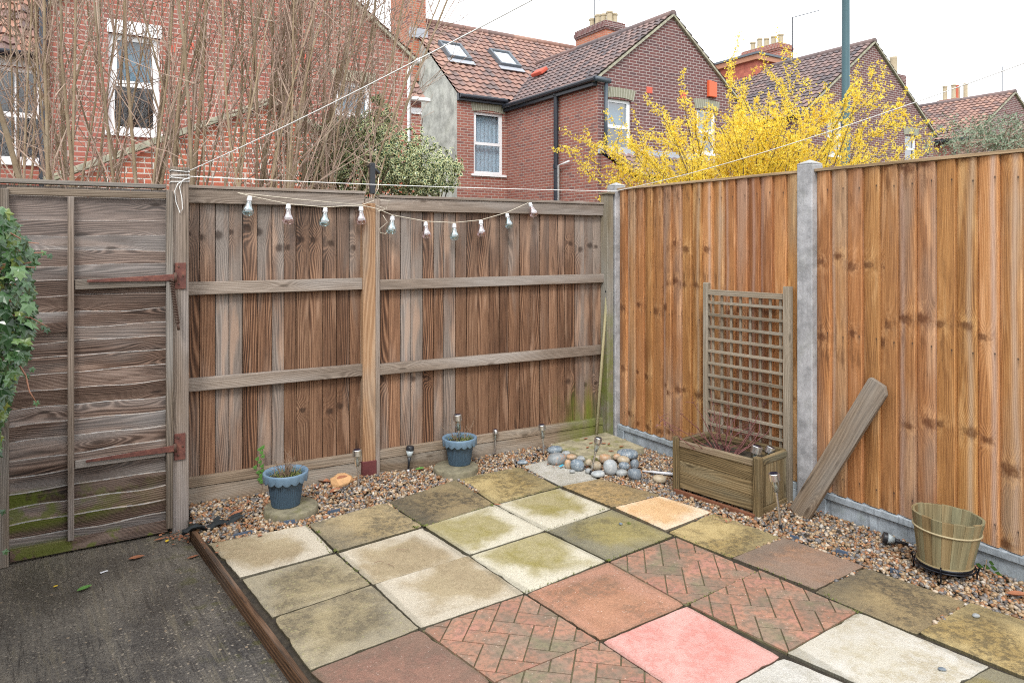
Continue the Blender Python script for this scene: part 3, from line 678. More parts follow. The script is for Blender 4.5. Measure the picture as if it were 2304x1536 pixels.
for (x, y) in [(715,1198),(752,1240),(935,1187),(955,1183),(1105,1138),(1368,1262),(1412,1178)]:
    p = onZ(x, y)
    for q in range(12):
        a = random.uniform(0, 2 * PI); l = random.uniform(.008, .024); h = random.uniform(.004, .013)
        d = Vector((math.cos(a), math.sin(a), 0)); s_ = Vector((-d.y, d.x, 0)) * .0022
        b.face([p - s_, p + s_, p + d * l * .6 + s_ * .8 + Vector((0, 0, h)), p + d * l + Vector((0, 0, h * .6))])
tag(b.build('moss', M['moss']), 'bright green moss and grass tufts in the joints of the patio', 'moss', kind='stuff')

# ------------------------------------------------------------------ BACK FENCE
BA = Vector((.57, 4.475, 0)); BB = Vector((3.50, 4.315, 0)); be = (BB - BA).normalized(); bn = Vector((be.y, -be.x, 0))  # bn points to the camera
bz = Vector((0, 0, 1))
def bf(px):       # distance along the back fence seen at photo column px
    d = ray(px, 600); # solve BA + be*s = t*d
    den = be.x * d[1] - be.y * d[0]
    return (BA.y * d[0] - BA.x * d[1]) / den
def bzz(px, py, off=0.0):
    s_ = bf(px); p = BA + be * s_ + bn * off; return EYE - (py - HY) * depth(p.x, p.y) / F
s_mid = bf(832)
def wedge(b, o, e, n, w_, h, t1, t2, lean=0.0):
    b.prism([(0, 0), (w_, 0), (w_, t1), (0, t2)], o, e, n, bz + e * lean, h, local=(-(w_ + t1), o.z + 3))
def back_panel(s0, s1, label, up_rail, low_rail, capz, nb):
    root = thing('wooden_fence', label, 'fence', BA + be * (s0 + s1) / 2, 0, 'fence panels at the back of the garden')
    b = MB(); x = s0 - .005; i = 0
    wn = (s1 - s0) / nb
    ws = [random.uniform(.8, 1.2) for _ in range(nb)]; ks = (s1 - s0) / sum(ws)
    while i < nb:
        w_ = ws[i] * ks; up_ = random.choice((0, .004, .009))
        wedge(b, BA + be * x + Vector((0, 0, .12)), be, bn, w_ - random.uniform(.0035, .006), capz - .19, random.choice((.006, .010, .013)) , random.choice((.006, .010, .013)), random.uniform(-.0012, .0012))
        x += w_; i += 1
    for k in range(nb // 2):
        b.frame_box(BA + be * (s0 + k * (s1 - s0) / (nb // 2)) - bn * .018 + bz * .12, be, bn, bz, (s1 - s0) / (nb // 2) - .001, .012, capz - .19)
    b.build('board_panel', M['board_brown'], root)
    for zz, h in (up_rail, low_rail):
        b = MB(); b.frame_box(BA + be * s0 + bn * .016 + Vector((0, 0, zz)), be, bn, bz, s1 - s0, .040, h)
        b.build('rail', M['rail_grey'], root, bevel=.003)
    b = MB(); b.frame_box(BA + be * s0 + bn * .016 + Vector((0, 0, capz - .100)), be, bn, bz, s1 - s0, .034, .082)
    b.build('top_rail', M['rail_grey'], root, bevel=.003)
    b = MB(); b.frame_box(BA + be * (s0 - .004) - bn * .025 + Vector((0, 0, capz - .016)), be, bn, bz, s1 - s0 + .008, .085, .018)
    b.build('cap_rail', M['rail_grey'], root, bevel=.003)
    b = MB(); b.frame_box(BA + be * s0 + bn * .012 + Vector((0, 0, .105)), be, bn, bz, s1 - s0, .036, .055)
    b.build('base_rail', M['gravel_board'], root, bevel=.003)
    b = MB(); b.frame_box(BA + be * s0 + bn * .018 + Vector((0, 0, -.07)), be, bn, bz, s1 - s0, .026, .172)
    b.build('gravel_board', M['gravel_board'], root, bevel=.003)
z = lambda px, py: bzz(px, py, .055)
back_panel(.0, s_mid - .05, 'weathered brown board fence panel between gate post and timber post, two grey rails', (z(600, 658), .073), (z(600, 865), .073), 1.835, 13)
back_panel(s_mid + .05, 2.955, 'weathered brown board fence panel between timber post and corner, with green algae low down', (z(1100, 644), .066), (z(1100, 820), .070), 1.815, 22)

# middle timber post on its red metal shoe
p = onZ(831, 1075, 0); root = thing('fence_post', 'honey brown square timber post standing in a red metal shoe', 'fence post', p)
ux = be; uy = -bn
b = MB(); b.frame_box(p - ux * .042 + Vector((0, 0, .02)), ux, uy, bz, .084, .084, 1.74); b.build('post', M['post_new'], root, bevel=.004)
b = MB(); b.frame_box(p - ux * .047 - uy * .005 + Vector((0, 0, -.06)), ux, uy, bz, .094, .094, .17); b.build('post_shoe', M['shoe_red'], root, bevel=.003)
for k in (.055, .085):
    b = MB(); b.tube([p - ux * .047 + uy * .035 + bz * (k - .02), p - ux * .075 + uy * .035 + bz * (k - .02)], .006, 8); b.build('bolt', M['galv'], root, smooth=False)
# back part of the post behind it, carrying the rails
q = BA + be * s_mid
b = MB(); b.frame_box(q - be * .048 + bn * .003 + Vector((0, 0, -.07)), be, bn, bz, .096, .060, 1.86)
tag(b.build('fence_post', M['post_grey'], bevel=.004), 'grey fence post hidden behind the honey brown timber post', 'fence post')

# gate post
gp0 = onZ(387, 1202, -.06); GY = 4.235
gx0 = onY(387, 800, GY).x; gx1 = onY(425, 800, GY).x
root = thing('gate_post', 'tall weathered grey gate post with rusty hinge plates and cord round its head', 'gate post', (gx0 + .05, GY + .05, -.06))
gz = onY(405, 385, GY).z
b = MB(); b.b2(gx0, gx1, GY, GY + .10, -.10, gz); b.build('post', M['post_grey'], root, bevel=.005)
b = MB(); b.b2(gx0 - .006, gx1 + .006, GY - .008, GY + .108, gz + .001, gz + .022); b.build('post_cap', M['gate_rail'], root, bevel=.006)
tag(root, None)

# corner timber post and concrete posts
cp = onZ(1361, 972, 0)
b = MB(); b.b2(3.505, 3.565, 4.215, 4.30, -.06, 1.875)
root = thing('fence_post', 'green stained timber post in the fence corner beside the concrete post', 'fence post', (3.51, 4.25, 0)); b.build('post', M['post_green'], root, bevel=.004)
b = MB(); b.b2(3.495, 3.570, 4.20, 4.31, 1.878, 1.895); b.build('post_cap', M['post_green'], root, bevel=.003)
def conc_post(x0, x1, y0, y1, zt, label):
    root = thing('concrete_post', label, 'concrete post', ((x0 + x1) / 2, (y0 + y1) / 2, 0), 0, 'concrete posts of the right fence')
    b = MB(); b.b2(x0, x1, y0, y1, -.1, zt); b.build('post', M['concrete_post'], root, bevel=.006)
    b = MB(); cx, cy = (x0 + x1) / 2, (y0 + y1) / 2
    a = [(x0 + .002, y0 + .002, zt + .001), (x1 - .002, y0 + .002, zt + .001), (x1 - .002, y1 - .002, zt + .001), (x0 + .002, y1 - .002, zt + .001)]; a2 = [(x, y, zt + .006) for x, y, _ in a]; t = (cx, cy, zt + .030)
    b.mesh(a + a2 + [t], [(3, 2, 1, 0), (0, 1, 5, 4), (1, 2, 6, 5), (2, 3, 7, 6), (3, 0, 4, 7), (4, 5, 8), (5, 6, 8), (6, 7, 8), (7, 4, 8)])
    b.build('post_top', M['concrete_post'], root)
conc_post(3.575, 3.675, 4.205, 4.305, 1.945, 'concrete fence post in the corner where both fences meet')
conc_post(3.575, 3.675, 2.505, 2.605, 1.955, 'concrete fence post behind the trellis')
conc_post(3.575, 3.675, .62, .72, 1.955, 'concrete fence post to the right, outside the photo')

# ------------------------------------------------------------------ RIGHT FENCE
def right_panel(y0, y1, label):
    root = thing('wooden_fence', label, 'fence', (3.62, (y0 + y1) / 2, 0), 0, 'orange fence panels on the right')
    b = MB(); nb = round((y1 - y0) / .092); wn = (y1 - y0) / nb
    for i in range(nb):
        o = Vector((3.626, y1 - i * wn, .118)); t1 = random.choice((.026, .024)); w_ = wn - .0018; cup = random.uniform(.001, .004)
        prf = [(0, 0), (w_, 0), (w_, t1)] ; 
        b.prism([(0, 0), (w_, 0), (w_, t1 - .003), (w_ - .004, t1), (w_ * .5, t1 * .72 + cup), (w_ * .12, .011), (0, .007)], o, (0, -1, 0), (-1, 0, 0), (0, 0, 1), 1.79 + random.uniform(-.001, .001), local=(-(w_ + t1), 3.1))
    b.build('board_panel', M['board_orange'], root)
    b = MB(); b.b2(3.592, 3.652, y0, y1, 1.910, 1.926); b.build('cap_rail', M['cap_wood'], root, bevel=.002)
    b = MB(); b.b2(3.640, 3.680, y0, y1, 1.75, 1.82); b.b2(3.640, 3.680, y0, y1, .9, .97); b.b2(3.640, 3.680, y0, y1, .2, .27)
    b.build('back_rails', M['rail_grey'], root)
    # concrete gravel board with a recessed field
    b = MB(); b.b2(3.606, 3.650, y0, y1, -.12, .112); b.b2(3.592, 3.606, y0 + .0, y1, .078, .113); b.b2(3.592, 3.6062, y0, y0 + .07, -.12, .0775); b.b2(3.592, 3.6062, y1 - .07, y1, -.12, .0775)
    b.build('gravel_board', M['concrete_board'], root, bevel=.004)
right_panel(2.606, 4.204, 'orange feather edge fence panel behind the trellis, between the two concrete posts')
right_panel(.721, 2.504, 'orange feather edge fence panel behind the leaning plank and wooden tub')
right_panel(-1.3, .619, 'orange feather edge fence panel outside the photo to the right')

# ------------------------------------------------------------------ GATE
gate = thing('garden_gate', 'weathered grey lapped board garden gate with rusty strap hinges and mossy foot', 'gate', (.13, GY, -.05))
GX0 = onY(18, 800, GY).x; GX1 = onY(375, 800, GY).x
gzf = lambda px, py: onY(px, py, GY).z
tops = [447, 497, 531, 563, 596, 628, 662, 697, 730, 762, 793, 828, 864, 901, 934, 968, 1005, 1041, 1075, 1108, 1141, 1172]
# photo rows at px ~ 270, as heights
xs_ = [GX0 + (GX1 - GX0) * i / 26 for i in range(27)]
b = MB(); rows = [gzf(270, t) for t in tops]; rows.append(rows[-1] - .055)
wprev = None; EF = []
for i in range(len(rows) - 1):
    zt, zb = rows[i], rows[i + 1]; ph = random.uniform(0, 6); am = random.uniform(.002, .006); th = random.uniform(-.004, .004)
    n0 = len(b.v); ou, ov = random.random() * 9, random.random() * 9; dep = random.uniform(0, .003)
    for x in xs_:
        wv = am * math.sin(x * 7 + ph) + am * .5 * math.sin(x * 19 + ph * 2) + th * (x - .1)
        wt = wprev(x) if wprev else 0.0
        for (yy, zz) in ((GY + .020, zt + wt + .002), (GY + .0035 - dep, zt + wt), (GY + .018, zb + wv - .006)):
            b.v.append((x, yy, zz))
    for j in range(len(xs_) - 1):
        e0, e1, e2, e3 = [Vector(b.v[q]) for q in (n0 + j * 3, n0 + j * 3 + 1, n0 + j * 3 + 4, n0 + j * 3 + 3)]
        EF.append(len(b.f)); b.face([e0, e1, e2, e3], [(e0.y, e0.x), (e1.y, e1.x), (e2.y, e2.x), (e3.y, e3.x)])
        for k in (1,):
            a = n0 + j * 3 + k; c = a + 3
            b.f.append([a, a + 1, c + 1, c])
            h0 = (zt - zb) * (1 - k) ; u0 = -b.v[a][2] * 1 + ou; u1 = -b.v[a + 1][2] + ou; 
            b.uv.extend([(u0, b.v[a][0] + ov), (u1, b.v[a][0] + ov), (u1, b.v[c][0] + ov), (u0, b.v[c][0] + ov)])
    wprev = (lambda am, ph, th: (lambda x: am * math.sin(x * 7 + ph) + am * .5 * math.sin(x * 19 + ph * 2) + th * (x - .1)))(am, ph, th)
b.build('slat_panel', M['gate_slat'], gate); _o = bpy.data.objects[[o.name for o in gate.children][-1]]; _o.data.materials.append(M['slat_edge_lit'])
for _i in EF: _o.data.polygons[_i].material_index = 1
b = MB(); b.b2(GX0, GX1, GY + .021, GY + .027, rows[-1], rows[0]); b.build('back_board', M['gate_slat'], gate)
zt = gzf(200, 427); zb = gzf(200, 443)
b = MB(); b.b2(GX0 - .005, GX1 + .012, GY - .018, GY + .012, zb, zt); b.build('top_rail', M['gate_rail'], gate, bevel=.004)
b = MB(); x0 = onY(152, 700, GY - .02).x; x1 = onY(167, 700, GY - .02).x
b.b2(x0, x1, GY - .028, GY - .003, gzf(160, 1212), gzf(160, 443)); b.build('vertical_batten', M['post_grey'], gate, bevel=.003)
b = MB(); x2 = onY(374, 700, GY - .02).x; x3 = onY(389, 700, GY - .02).x
b.b2(x2, x3, GY - .03, GY + .02, gzf(380, 1185), gzf(380, 430)); b.build('closing_stile', M['gate_rail'], gate, bevel=.003)
b = MB(); x4 = onY(-12, 700, GY - .02).x; x5 = onY(20, 700, GY - .02).x
b.b2(x4, x5, GY - .034, GY + .02, -.058, gzf(20, 425)); b.build('hanging_stile', M['gate_rail'], gate, bevel=.003)
b = MB()
b.bar((x1 + .004, GY - .012, gzf(170, 640)), (x2 - .003, GY - .012, gzf(374, 632)), .022, .052); b.build('ledge', M['gate_rail'], gate, bevel=.003)
b = MB(); b.bar((x1 + .004, GY - .012, gzf(170, 1043)), (x2 - .003, GY - .012, gzf(374, 1014)), .022, .040); b.build('ledge', M['rail_grey'], gate, bevel=.003)
b = MB(); b.bar((x5 + .06, GY - .010, gzf(90, 742)), (x0 - .004, GY - .010, gzf(150, 733)), .018, .050); b.build('ledge', M['gate_slat'], gate, bevel=.003)
b = MB(); b.b2(x5 + .002, x2 + .01, GY - .006, GY + .024, -.048, rows[-1] + .012); b.build('foot_rail', M['gate_slat'], gate, bevel=.003)
def hinge(tipx, tipy, kx, ky, px0, px1, py0, py1, w0, w1):
    h = MB(); A = onY(tipx, tipy, GY - .03); B = onY(kx, ky, GY - .03)
    d = (B - A); L_ = d.length; d.normalize(); u2 = Vector((-d.z, 0, d.x))
    pts = [A - u2 * w0 / 2, B - u2 * w1 / 2, B + u2 * w1 / 2, A + u2 * w0 / 2]
    h.prism([(0, -w0 / 2), (L_, -w1 / 2), (L_, w1 / 2), (0, w0 / 2)], A, d, u2, Vector((0, -1, 0)), .006)
    s_ = h.build('strap_hinge', M['rust'], gate, bevel=.0015)
    h = MB(); p0 = onY(px0, py1, GY - .004); p1 = onY(px1, py0, GY - .004)
    h.b2(p0.x, p1.x, GY - .010, GY - .002, p0.z, p1.z); h.build('hinge_plate', M['rust'], s_, bevel=.001)
    h = MB(); h.tube([(p0.x, GY - .028, A.z * 0 + B.z - w1 * .7), (p0.x, GY - .028, B.z + w1 * .7)], .010, 10); h.build('knuckle', M['rust_dark'], s_, smooth=True)
    for fx, fz in ((.35, .18), (.75, .5), (.35, .85)):
        h = MB(); q = Vector((p0.x + (p1.x - p0.x) * fx, GY - .011, p0.z + (p1.z - p0.z) * fz)); h.lathe([(.006, 0), (.005, .002), (.001, .003)], 8, q, Matrix.Rotation(PI / 2, 3, 'X')); h.build('screw', M['rust_dark'], s_)
hinge(196, 632, 392, 624, 393, 418, 591, 650, .012, .036)
hinge(193, 1037, 392, 1008, 392, 417, 973, 1035, .012, .034)
# gate spring
A = onY(386, 632, GY - .045); B = onY(400, 728, GY - .05); sp = MB(); pts = []
ax_ = (B - A).normalized(); e1 = ax_.cross(Vector((0, 1, 0))).normalized(); e2 = ax_.cross(e1)
for k in range(26 * 9 + 1):
    t = k / (26 * 9); th = 2 * PI * k / 9; pts.append(A.lerp(B, t) + e1 * math.cos(th) * .010 + e2 * math.sin(th) * .010)
sp.tube(pts, .0026, 5); s_ = sp.build('spring', M['rust_dark'], gate, smooth=True)
b = MB(); b.tube([B, B + ax_ * .035], .007, 7); b.tube([A - ax_ * .012, A], .009, 7); b.build('spring_eye', M['rust_dark'], s_, smooth=True)

# fence behind the gate: only its cap and board tops show
root = thing('neighbour_fence', 'old fence topped by a thin cap, standing just behind the gate', 'fence', (.0, 4.40, -.1))
b = MB(); zc = onY(200, 414, 4.40).z
x = -1.6
while x < .46:
    b.frame_box((x, 4.38, -.08), (1, 0, 0), (0, 1, 0), (0, 0, 1), .098, .014 + random.random() * .004, zc + .06); x += .1
b.build('board_panel', M['post_grey'], root)
b = MB(); b.b2(-1.62, .47, 4.352, 4.425, zc - .012, zc + .010); b.build('cap_rail', M['gate_rail'], root, bevel=.003)
b = MB(); b.b2(-1.62, .47, 4.401, 4.44, .3, .37); b.b2(-1.62, .47, 4.401, 4.44, 1.3, 1.37); b.build('back_rails', M['gate_rail'], root)
# left boundary fence carrying the ivy
root = thing('side_fence', 'dark fence along the left side under the ivy, outside the photo', 'fence', (-.50, 2, -.1))
b = MB(); y = -1.5
while y < 4.2:
    b.frame_box((-.50, y, -.08), (0, 1, 0), (-1, 0, 0), (0, 0, 1), .1, .015, 1.75); y += .1
b.build('board_panel', M['gate_slat'], root)

# ------------------------------------------------------------------ LEANING BROOM, POLE
b0 = BA + be * bf(1324) + bn * .10; b0.z = .02; b1 = BA + be * bf(1353) + bn * .075; b1.z = bzz(1353, 652, .075)
root = thing('broom', 'old broom standing upside down in the corner with a dark green head', 'broom', b0)
b = MB(); b.tube([b0, b0.lerp(b1, .5), b1], [.012, .0115, .011], 8); b.build('handle', M['pole_wood'], root, smooth=True)
d = (b1 - b0).normalized(); b = MB(); b.tube([b1 - d * .02, b1 + d * .09, b1 + d * .115], [.017, .016, .010], 10)
b.build('handle_grip', M['broom_green'], root, smooth=True)
b = MB(); b.frame_box(b1 + d * .112 - Vector((.022, .012, 0)), (1, 0, 0), (0, 1, 0), (0, 0, 1), .03, .026, .02); b.build('grip_cap', M['broom_green'], root, bevel=.005)

# ------------------------------------------------------------------ PLANTER + TRELLIS
FLp = onZ(1522, 1107, -.01); FRp = onZ(1703, 1167, -.01)
pe = (FRp - FLp).normalized(); pn = Vector((-pe.y, pe.x, 0))
if pn.x < 0: pn = -pn
PL = (FRp - FLp).length; PD = .335; PH = .315
planter = thing('wooden_planter', 'green stained wooden trough planter with a trellis back', 'planter', (FLp + FRp) / 2 + pn * PD / 2)
def pb(s0, n0, z0, ls, ln, lz, name, mat='planter_wood', bev=.003, parent=None):
    b = MB(); b.frame_box(FLp + pe * s0 + pn * n0 + bz * z0, pe, pn, bz, ls, ln, lz); return b.build(name, M[mat], parent or planter, bevel=bev)
for s0, n0 in ((-.018, -.018), (PL - .018, -.018)):
    o = pb(s0, n0, -.02, .042, .042, PH + .045, 'corner_post', 'planter_wood', .006)
for k in range(3):
    pb(.0245, .0, .035 + k * .083, PL - .043, .018, .082, 'front_board')
    pb(-.0, .0245, .035 + k * .083, .018, PD - .05, .082, 'end_board')
    pb(.0245, PD - .018, .035 + k * .083, PL - .043, .018, .082, 'back_board')
for k in range(4):
    pb(PL - .018, .0245 + k * .0715, .05, .018, .0705, PH - .06, 'end_board')
pb(PL - .022, .0245, -.0, .026, PD - .05, .048, 'end_board')
pb(.0245, -.006, PH - .030, PL - .043, .030, .034, 'top_rail', 'gravel_board'); pb(.0245, PD - .024, PH - .030, PL - .043, .030, .034, 'top_rail')
pb(-.006, .0245, PH - .030, .030, PD - .05, .034, 'top_rail'); pb(PL - .024, .0245, PH - .030, .030, PD - .05, .034, 'top_rail')
b = MB(); b.frame_box(FLp + pe * .019 + pn * .019 + bz * .1, pe, pn, bz, PL - .038, PD - .038, PH - .16); b.build('soil_fill', M['soil'], planter)
b = MB(); b.frame_box(FLp + pe * .0 - pn * .03 - bz * .01, pe, pn, bz, PL + .0, .018, .040)
tag(b.build('timber_strip', plain('timber_strip', (.17, .065, .032), .7, var=.4), bevel=.003), 'reddish timber strip lying along the foot of the planter', 'timber strip')
# trellis
tr = FLp + pn * (PD + .002)
def tp(px, py):   # point on the trellis plane
    d = ray(px, py); den = pe.x * d[1] - pe.y * d[0]; s_ = (tr.y * d[0] - tr.x * d[1]) / den
    q = tr + pe * s_; return s_, EYE - (py - HY) * depth(q.x, q.y) / F
sL, zTL = tp(1586, 640); sR, zTR = tp(1768, 640); zT = (zTL + zTR) / 2
pb2 = lambda s0, z0, ls, lz, off, th, name: (lambda b: (b.frame_box(tr + pe * s0 + pn * off + bz * z0, pe, pn, bz, ls, th, lz), b.build(name, M['trellis_wood'], trel, bevel=.002)))(MB())
b = MB(); b.frame_box(tr + pe * (sL - .018) + bz * .0, pe, pn, bz, .036, .040, zT + .01); trel = b.build('trellis', M['trellis_wood'], planter, bevel=.006)
pb2(sR - .018, -.01, .040, zT + .02, -.001, .042, 'upright')
pb2(sL + .019, zT - .068, sR - sL - .038, .034, .006, .026, 'top_rail')
nh = 12; 
for k in range(nh):
    zz = zT - .125 - k * .0775
    if zz > .30: pb2(sL + .019, zz, sR - sL - .038, .018, .004, .013, 'slat')
for k in range(8):
    ss = sL + .045 + k * (sR - sL - .09) / 7
    pb2(ss - .008, .28, .016, zT - .35, .0175, .012, 'lath')
# dead shrub in the planter
b = MB(); base = FLp + pe * PL * .48 + pn * PD * .45 + bz * (PH - .07)
tips = [(1485, 940, -.05), (1497, 955, .0), (1560, 905, .0), (1600, 935, .02), (1622, 915, .05), (1640, 900, .05), (1700, 905, .1), (1728, 895, .1), (1665, 925, 0), (1690, 960, 0), (1735, 962, .0), (1580, 965, -.02), (1530, 930, -.05), (1555, 985, -.06), (1612, 960, .1), (1655, 945, .08), (1715, 940, .12), (1600, 880, .08)]
def twig(b, p, q, r0, r1, n=7, wob=.015, sag=0.0, k=4):
    pts = []; o1 = Vector((random.gauss(0, wob), random.gauss(0, wob), random.gauss(0, wob)))
    for i in range(n):
        t = i / (n - 1); pts.append(p.lerp(q, t) + o1 * math.sin(t * PI) + Vector((random.gauss(0, wob * .12), random.gauss(0, wob * .12), math.sin(t * PI) * sag)))
    b.tube(pts, [r0 + (r1 - r0) * i / (n - 1) for i in range(n)], k, caps=False); return pts
for (x, y, off) in tips:
    q = onD(x, y, depth(base.x, base.y) + off); st = base + Vector((random.uniform(-.05, .05), random.uniform(-.06, .06), -.03))
    pts = twig(b, st, q, .0042, .0014, 8, .03, .02, 5)
    for k in range(5):
        a = random.choice(pts[2:]); e = a + Vector((random.gauss(0, .05), random.gauss(0, .05), random.uniform(0, .07))); twig(b, a, e, .0018, .0007, 4, .006)
for k in range(8):
    a = random.uniform(0, 6.28); twig(b, base + bz * -.02, base + Vector((math.cos(a) * .09, math.sin(a) * .09, random.uniform(.05, .14))), .004, .0015, 6, .03)
root = thing('dead_shrub', 'leafless reddish dead shrub growing from the wooden planter', 'shrub', base)
b.build('stem', M['twig_purple'], root, smooth=True)
b = MB()
for (x, y) in [(1488, 945), (1483, 955), (1495, 952), (1500, 940), (1478, 958), (1530, 985), (1640, 960), (1605, 950), (1733, 858)]:
    p = onD(x, y, depth(base.x, base.y) - .03)
    for k in range(3):
        a, c = random.uniform(0, 6.28), random.uniform(-.8, .8); e = Vector((math.cos(a), math.sin(a), c)) * .014; f_ = Vector((-math.sin(a), math.cos(a), .4)) * .007
        b.face([p, p + e * .5 + f_, p + e, p + e * .5 - f_])
b.build('seed_head', M['twig_purple'], root)

# leaning plank
q0, q1 = onZ(1797, 1160, -.01), onX(1981, 862, 3.555)
d = (q1 - q0); Lk = d.length; d.normalize(); side = Vector((0, 1, 0)) - d * d.y; side.normalize()
if side.y > 0: side = -side
nrm = side.cross(d)
b = MB(); b.prism([(0, -.062), (Lk - .015, -.060), (Lk, -.052), (Lk + .004, .030), (Lk - .03, .060), (0, .060)][::1], q0 - nrm * .012, d, side, nrm, .026)
o = b.build('leaning_plank', M['plank_wood'], bevel=.004)
ul = o.data.uv_layers['uv'].data
for x in ul: x.uv = (x.uv[1], x.uv[0])
tag(o, 'rough old plank leaning against the orange fence right of the planter', 'plank')

# ------------------------------------------------------------------ CORNER SLAB, COBBLES, ROCK
P = [onZ(*q, .055) for q in ((1241, 998), (1363, 971), (1449, 1005), (1330, 1032))]; P = P[::-1]
if sum(P[i].x * P[(i + 1) % 4].y - P[(i + 1) % 4].x * P[i].y for i in range(4)) < 0: P = P[::-1]
c = sum(P, Vector()) / 4; b = MB(); out2 = []
for i in range(4):
    for k in range(8): out2.append(P[i].lerp(P[(i + 1) % 4], k / 8) - c + Vector((random.uniform(-.002, .002), random.uniform(-.002, .002), 0)))
b.prism([(p.x, p.y) for p in out2], c - bz * .075, (1, 0, 0), (0, 1, 0), (0, 0, 1), .075)
tag(b.build('concrete_slab', M['concrete_slab'], bevel=.006), 'thick mossy concrete slab raised in the corner of the fences', 'concrete slab')

def stone(name, mat, c, dims, rz, seed, rough=.10):
    r_ = np.random.RandomState(seed); v = IV.copy()
    ph = r_.uniform(0, 6, 6); k = r_.uniform(1.2, 2.6, 6)
    dsp = 1 + rough * (np.sin(v[:, 0] * k[0] + ph[0]) * np.cos(v[:, 1] * k[1] + ph[1]) + .6 * np.sin(v[:, 2] * k[2] * 1.4 + ph[2] + v[:, 0] * 2))
    v = np.sign(v) * np.abs(v) ** .88 * dsp[:, None] * np.array(dims) / 2
    ca, sa = math.cos(rz), math.sin(rz)
    v = v @ np.array([[ca, sa, 0], [-sa, ca, 0], [0, 0, 1]])
    o = np_mesh(name, v, IF, mat); o.location = c
    s_ = o.modifiers.new('sub', 'SUBSURF'); s_.levels = 1; s_.render_levels = 1
    return o
def cob_mat(name, c, c2, vein=.3, lith=None):
    g = G(name); P_ = g.obj(); n = g.noise(P_, 22, 5, .65, .4); n2 = g.noise(P_, 120, 3, .6); v = g.noise(P_, 14, 4, .6, 2.0)
    col = g.mix(g.step(n, .35, .65), c, c2); col = g.mix(g.mul(g.step(g.m_('ABSOLUTE', g.sub(v, .5)), .025, .0), vein), col, (.62, .60, .56))
    if lith: col = g.mix(g.mul(g.step(n, .54, .62), .8), col, lith)
    col = g.bright(col, g.add(.85, g.mul(n2, .3))); g.bump(n2, .15, .002); return g.done(col, .5)
CM = {'blue': cob_mat('cobble_blue', (.11, .15, .19), (.22, .27, .31), .6), 'grey': cob_mat('cobble_grey', (.22, .24, .25), (.33, .34, .33)), 'orange': cob_mat('cobble_orange', (.42, .24, .12), (.36, .30, .22)),
      'slate': cob_mat('cobble_slate', (.10, .13, .16), (.18, .21, .24), .35), 'white': cob_mat('cobble_white', (.27, .30, .32), (.42, .44, .44), .5), 'tan': cob_mat('cobble_tan', (.36, .28, .18), (.44, .38, .28)),
      'mixed': cob_mat('cobble_mixed', (.18, .20, .21), (.26, .27, .27), .2, (.40, .20, .10))}
cobs = [ # crop px (3x, origin 1100,850): cx cy w h kind label
 (447, 492, 108, 52, 'blue', 'blue grey flat cobble at the left back edge of the heap', 1), (457, 553, 132, 76, 'mixed', 'large grey cobble blotched with orange at the left front', 0),
 (522, 518, 64, 38, 'grey', 'small pale grey cobble behind the orange blotched one', 1), (556, 541, 78, 38, 'orange', 'low rusty cobble behind the round blue grey one', 1),
 (628, 552, 80, 40, 'grey', 'pale grey cobble against the mossy concrete slab', 1), (535, 590, 52, 66, 'orange', 'orange brown cobble left of the round blue grey one', 0),
 (597, 595, 98, 84, 'blue', 'round blue grey cobble at the front left', 0), (672, 578, 48, 44, 'tan', 'small tan cobble beside the leaning solar light', 1),
 (722, 600, 78, 66, 'tan', 'tan and grey cobble right of the leaning solar light', 0), (782, 552, 92, 64, 'orange', 'orange cobble at the back of the heap', 1),
 (735, 548, 55, 40, 'tan', 'brown cobble half hidden behind the leaning solar light', 2), (824, 610, 104, 124, 'white', 'largest cobble, whitish with grey specks', 0),
 (908, 562, 92, 64, 'tan', 'tan cobble behind the whitish one', 1), (942, 520, 158, 66, 'blue', 'long blue grey cobble at the back right, veined white', 2),
 (912, 602, 76, 60, 'blue', 'blue grey cobble in the middle right of the heap', 1), (985, 588, 62, 66, 'slate', 'dark grey upright cobble at the right edge', 1),
 (900, 650, 78, 48, 'grey', 'small pale cobble between the whitish and the slate ones', 0), (986, 657, 96, 86, 'slate', 'dark slate coloured cobble at the front right', 0),
 (736, 656, 98, 48, 'white', 'grey and white streaked cobble at the front middle', 0), (670, 637, 46, 38, 'grey', 'little grey cobble at the foot of the leaning solar light', 0),
 (1155, 690, 98, 56, 'tan', 'single sandy cobble lying apart towards the planter', 0), (222, 578, 74, 30, 'blue', 'flat blue grey pebble beside the yellow slab', 0),
 (868, 540, 60, 44, 'orange', 'reddish cobble wedged behind the whitish one', 2), (560, 640, 40, 24, 'grey', 'small grey stone at the front rim of the heap', 0)]
for i, (cx_, cy_, w_, h_, k, lab, lay) in enumerate(cobs):
    px, py = 1100 + cx_ / 3, 850 + (cy_ + h_ * .42) / 3
    zb = [.0, .018, .03][lay]; p = onZ(px, py, zb); dp = depth(p.x, p.y); W_ = w_ / 3 * dp / F; Hh = h_ / 3 * dp / F
    o = stone('cobble', CM[k], (p.x + .02, p.y + .025, zb + Hh * .40), (W_ * 1.04, W_ * .80, Hh * 1.02), -HEAD + random.uniform(-.25, .25), 40 + i)
    tag(o, lab, 'cobble', 'cobbles heaped in front of the corner slab')
p = onZ(775, 1098, 0)
o = stone('sandstone_rock', M['rock'], (p.x, p.y + .04, .034), (.175, .13, .095), -HEAD, 3, .10)
rn_ = random.Random(5); PLN = [(Vector((rn_.gauss(0, 1), rn_.gauss(0, 1), rn_.gauss(0, 1))).normalized(), rn_.uniform(.62, .86)) for _ in range(22)]
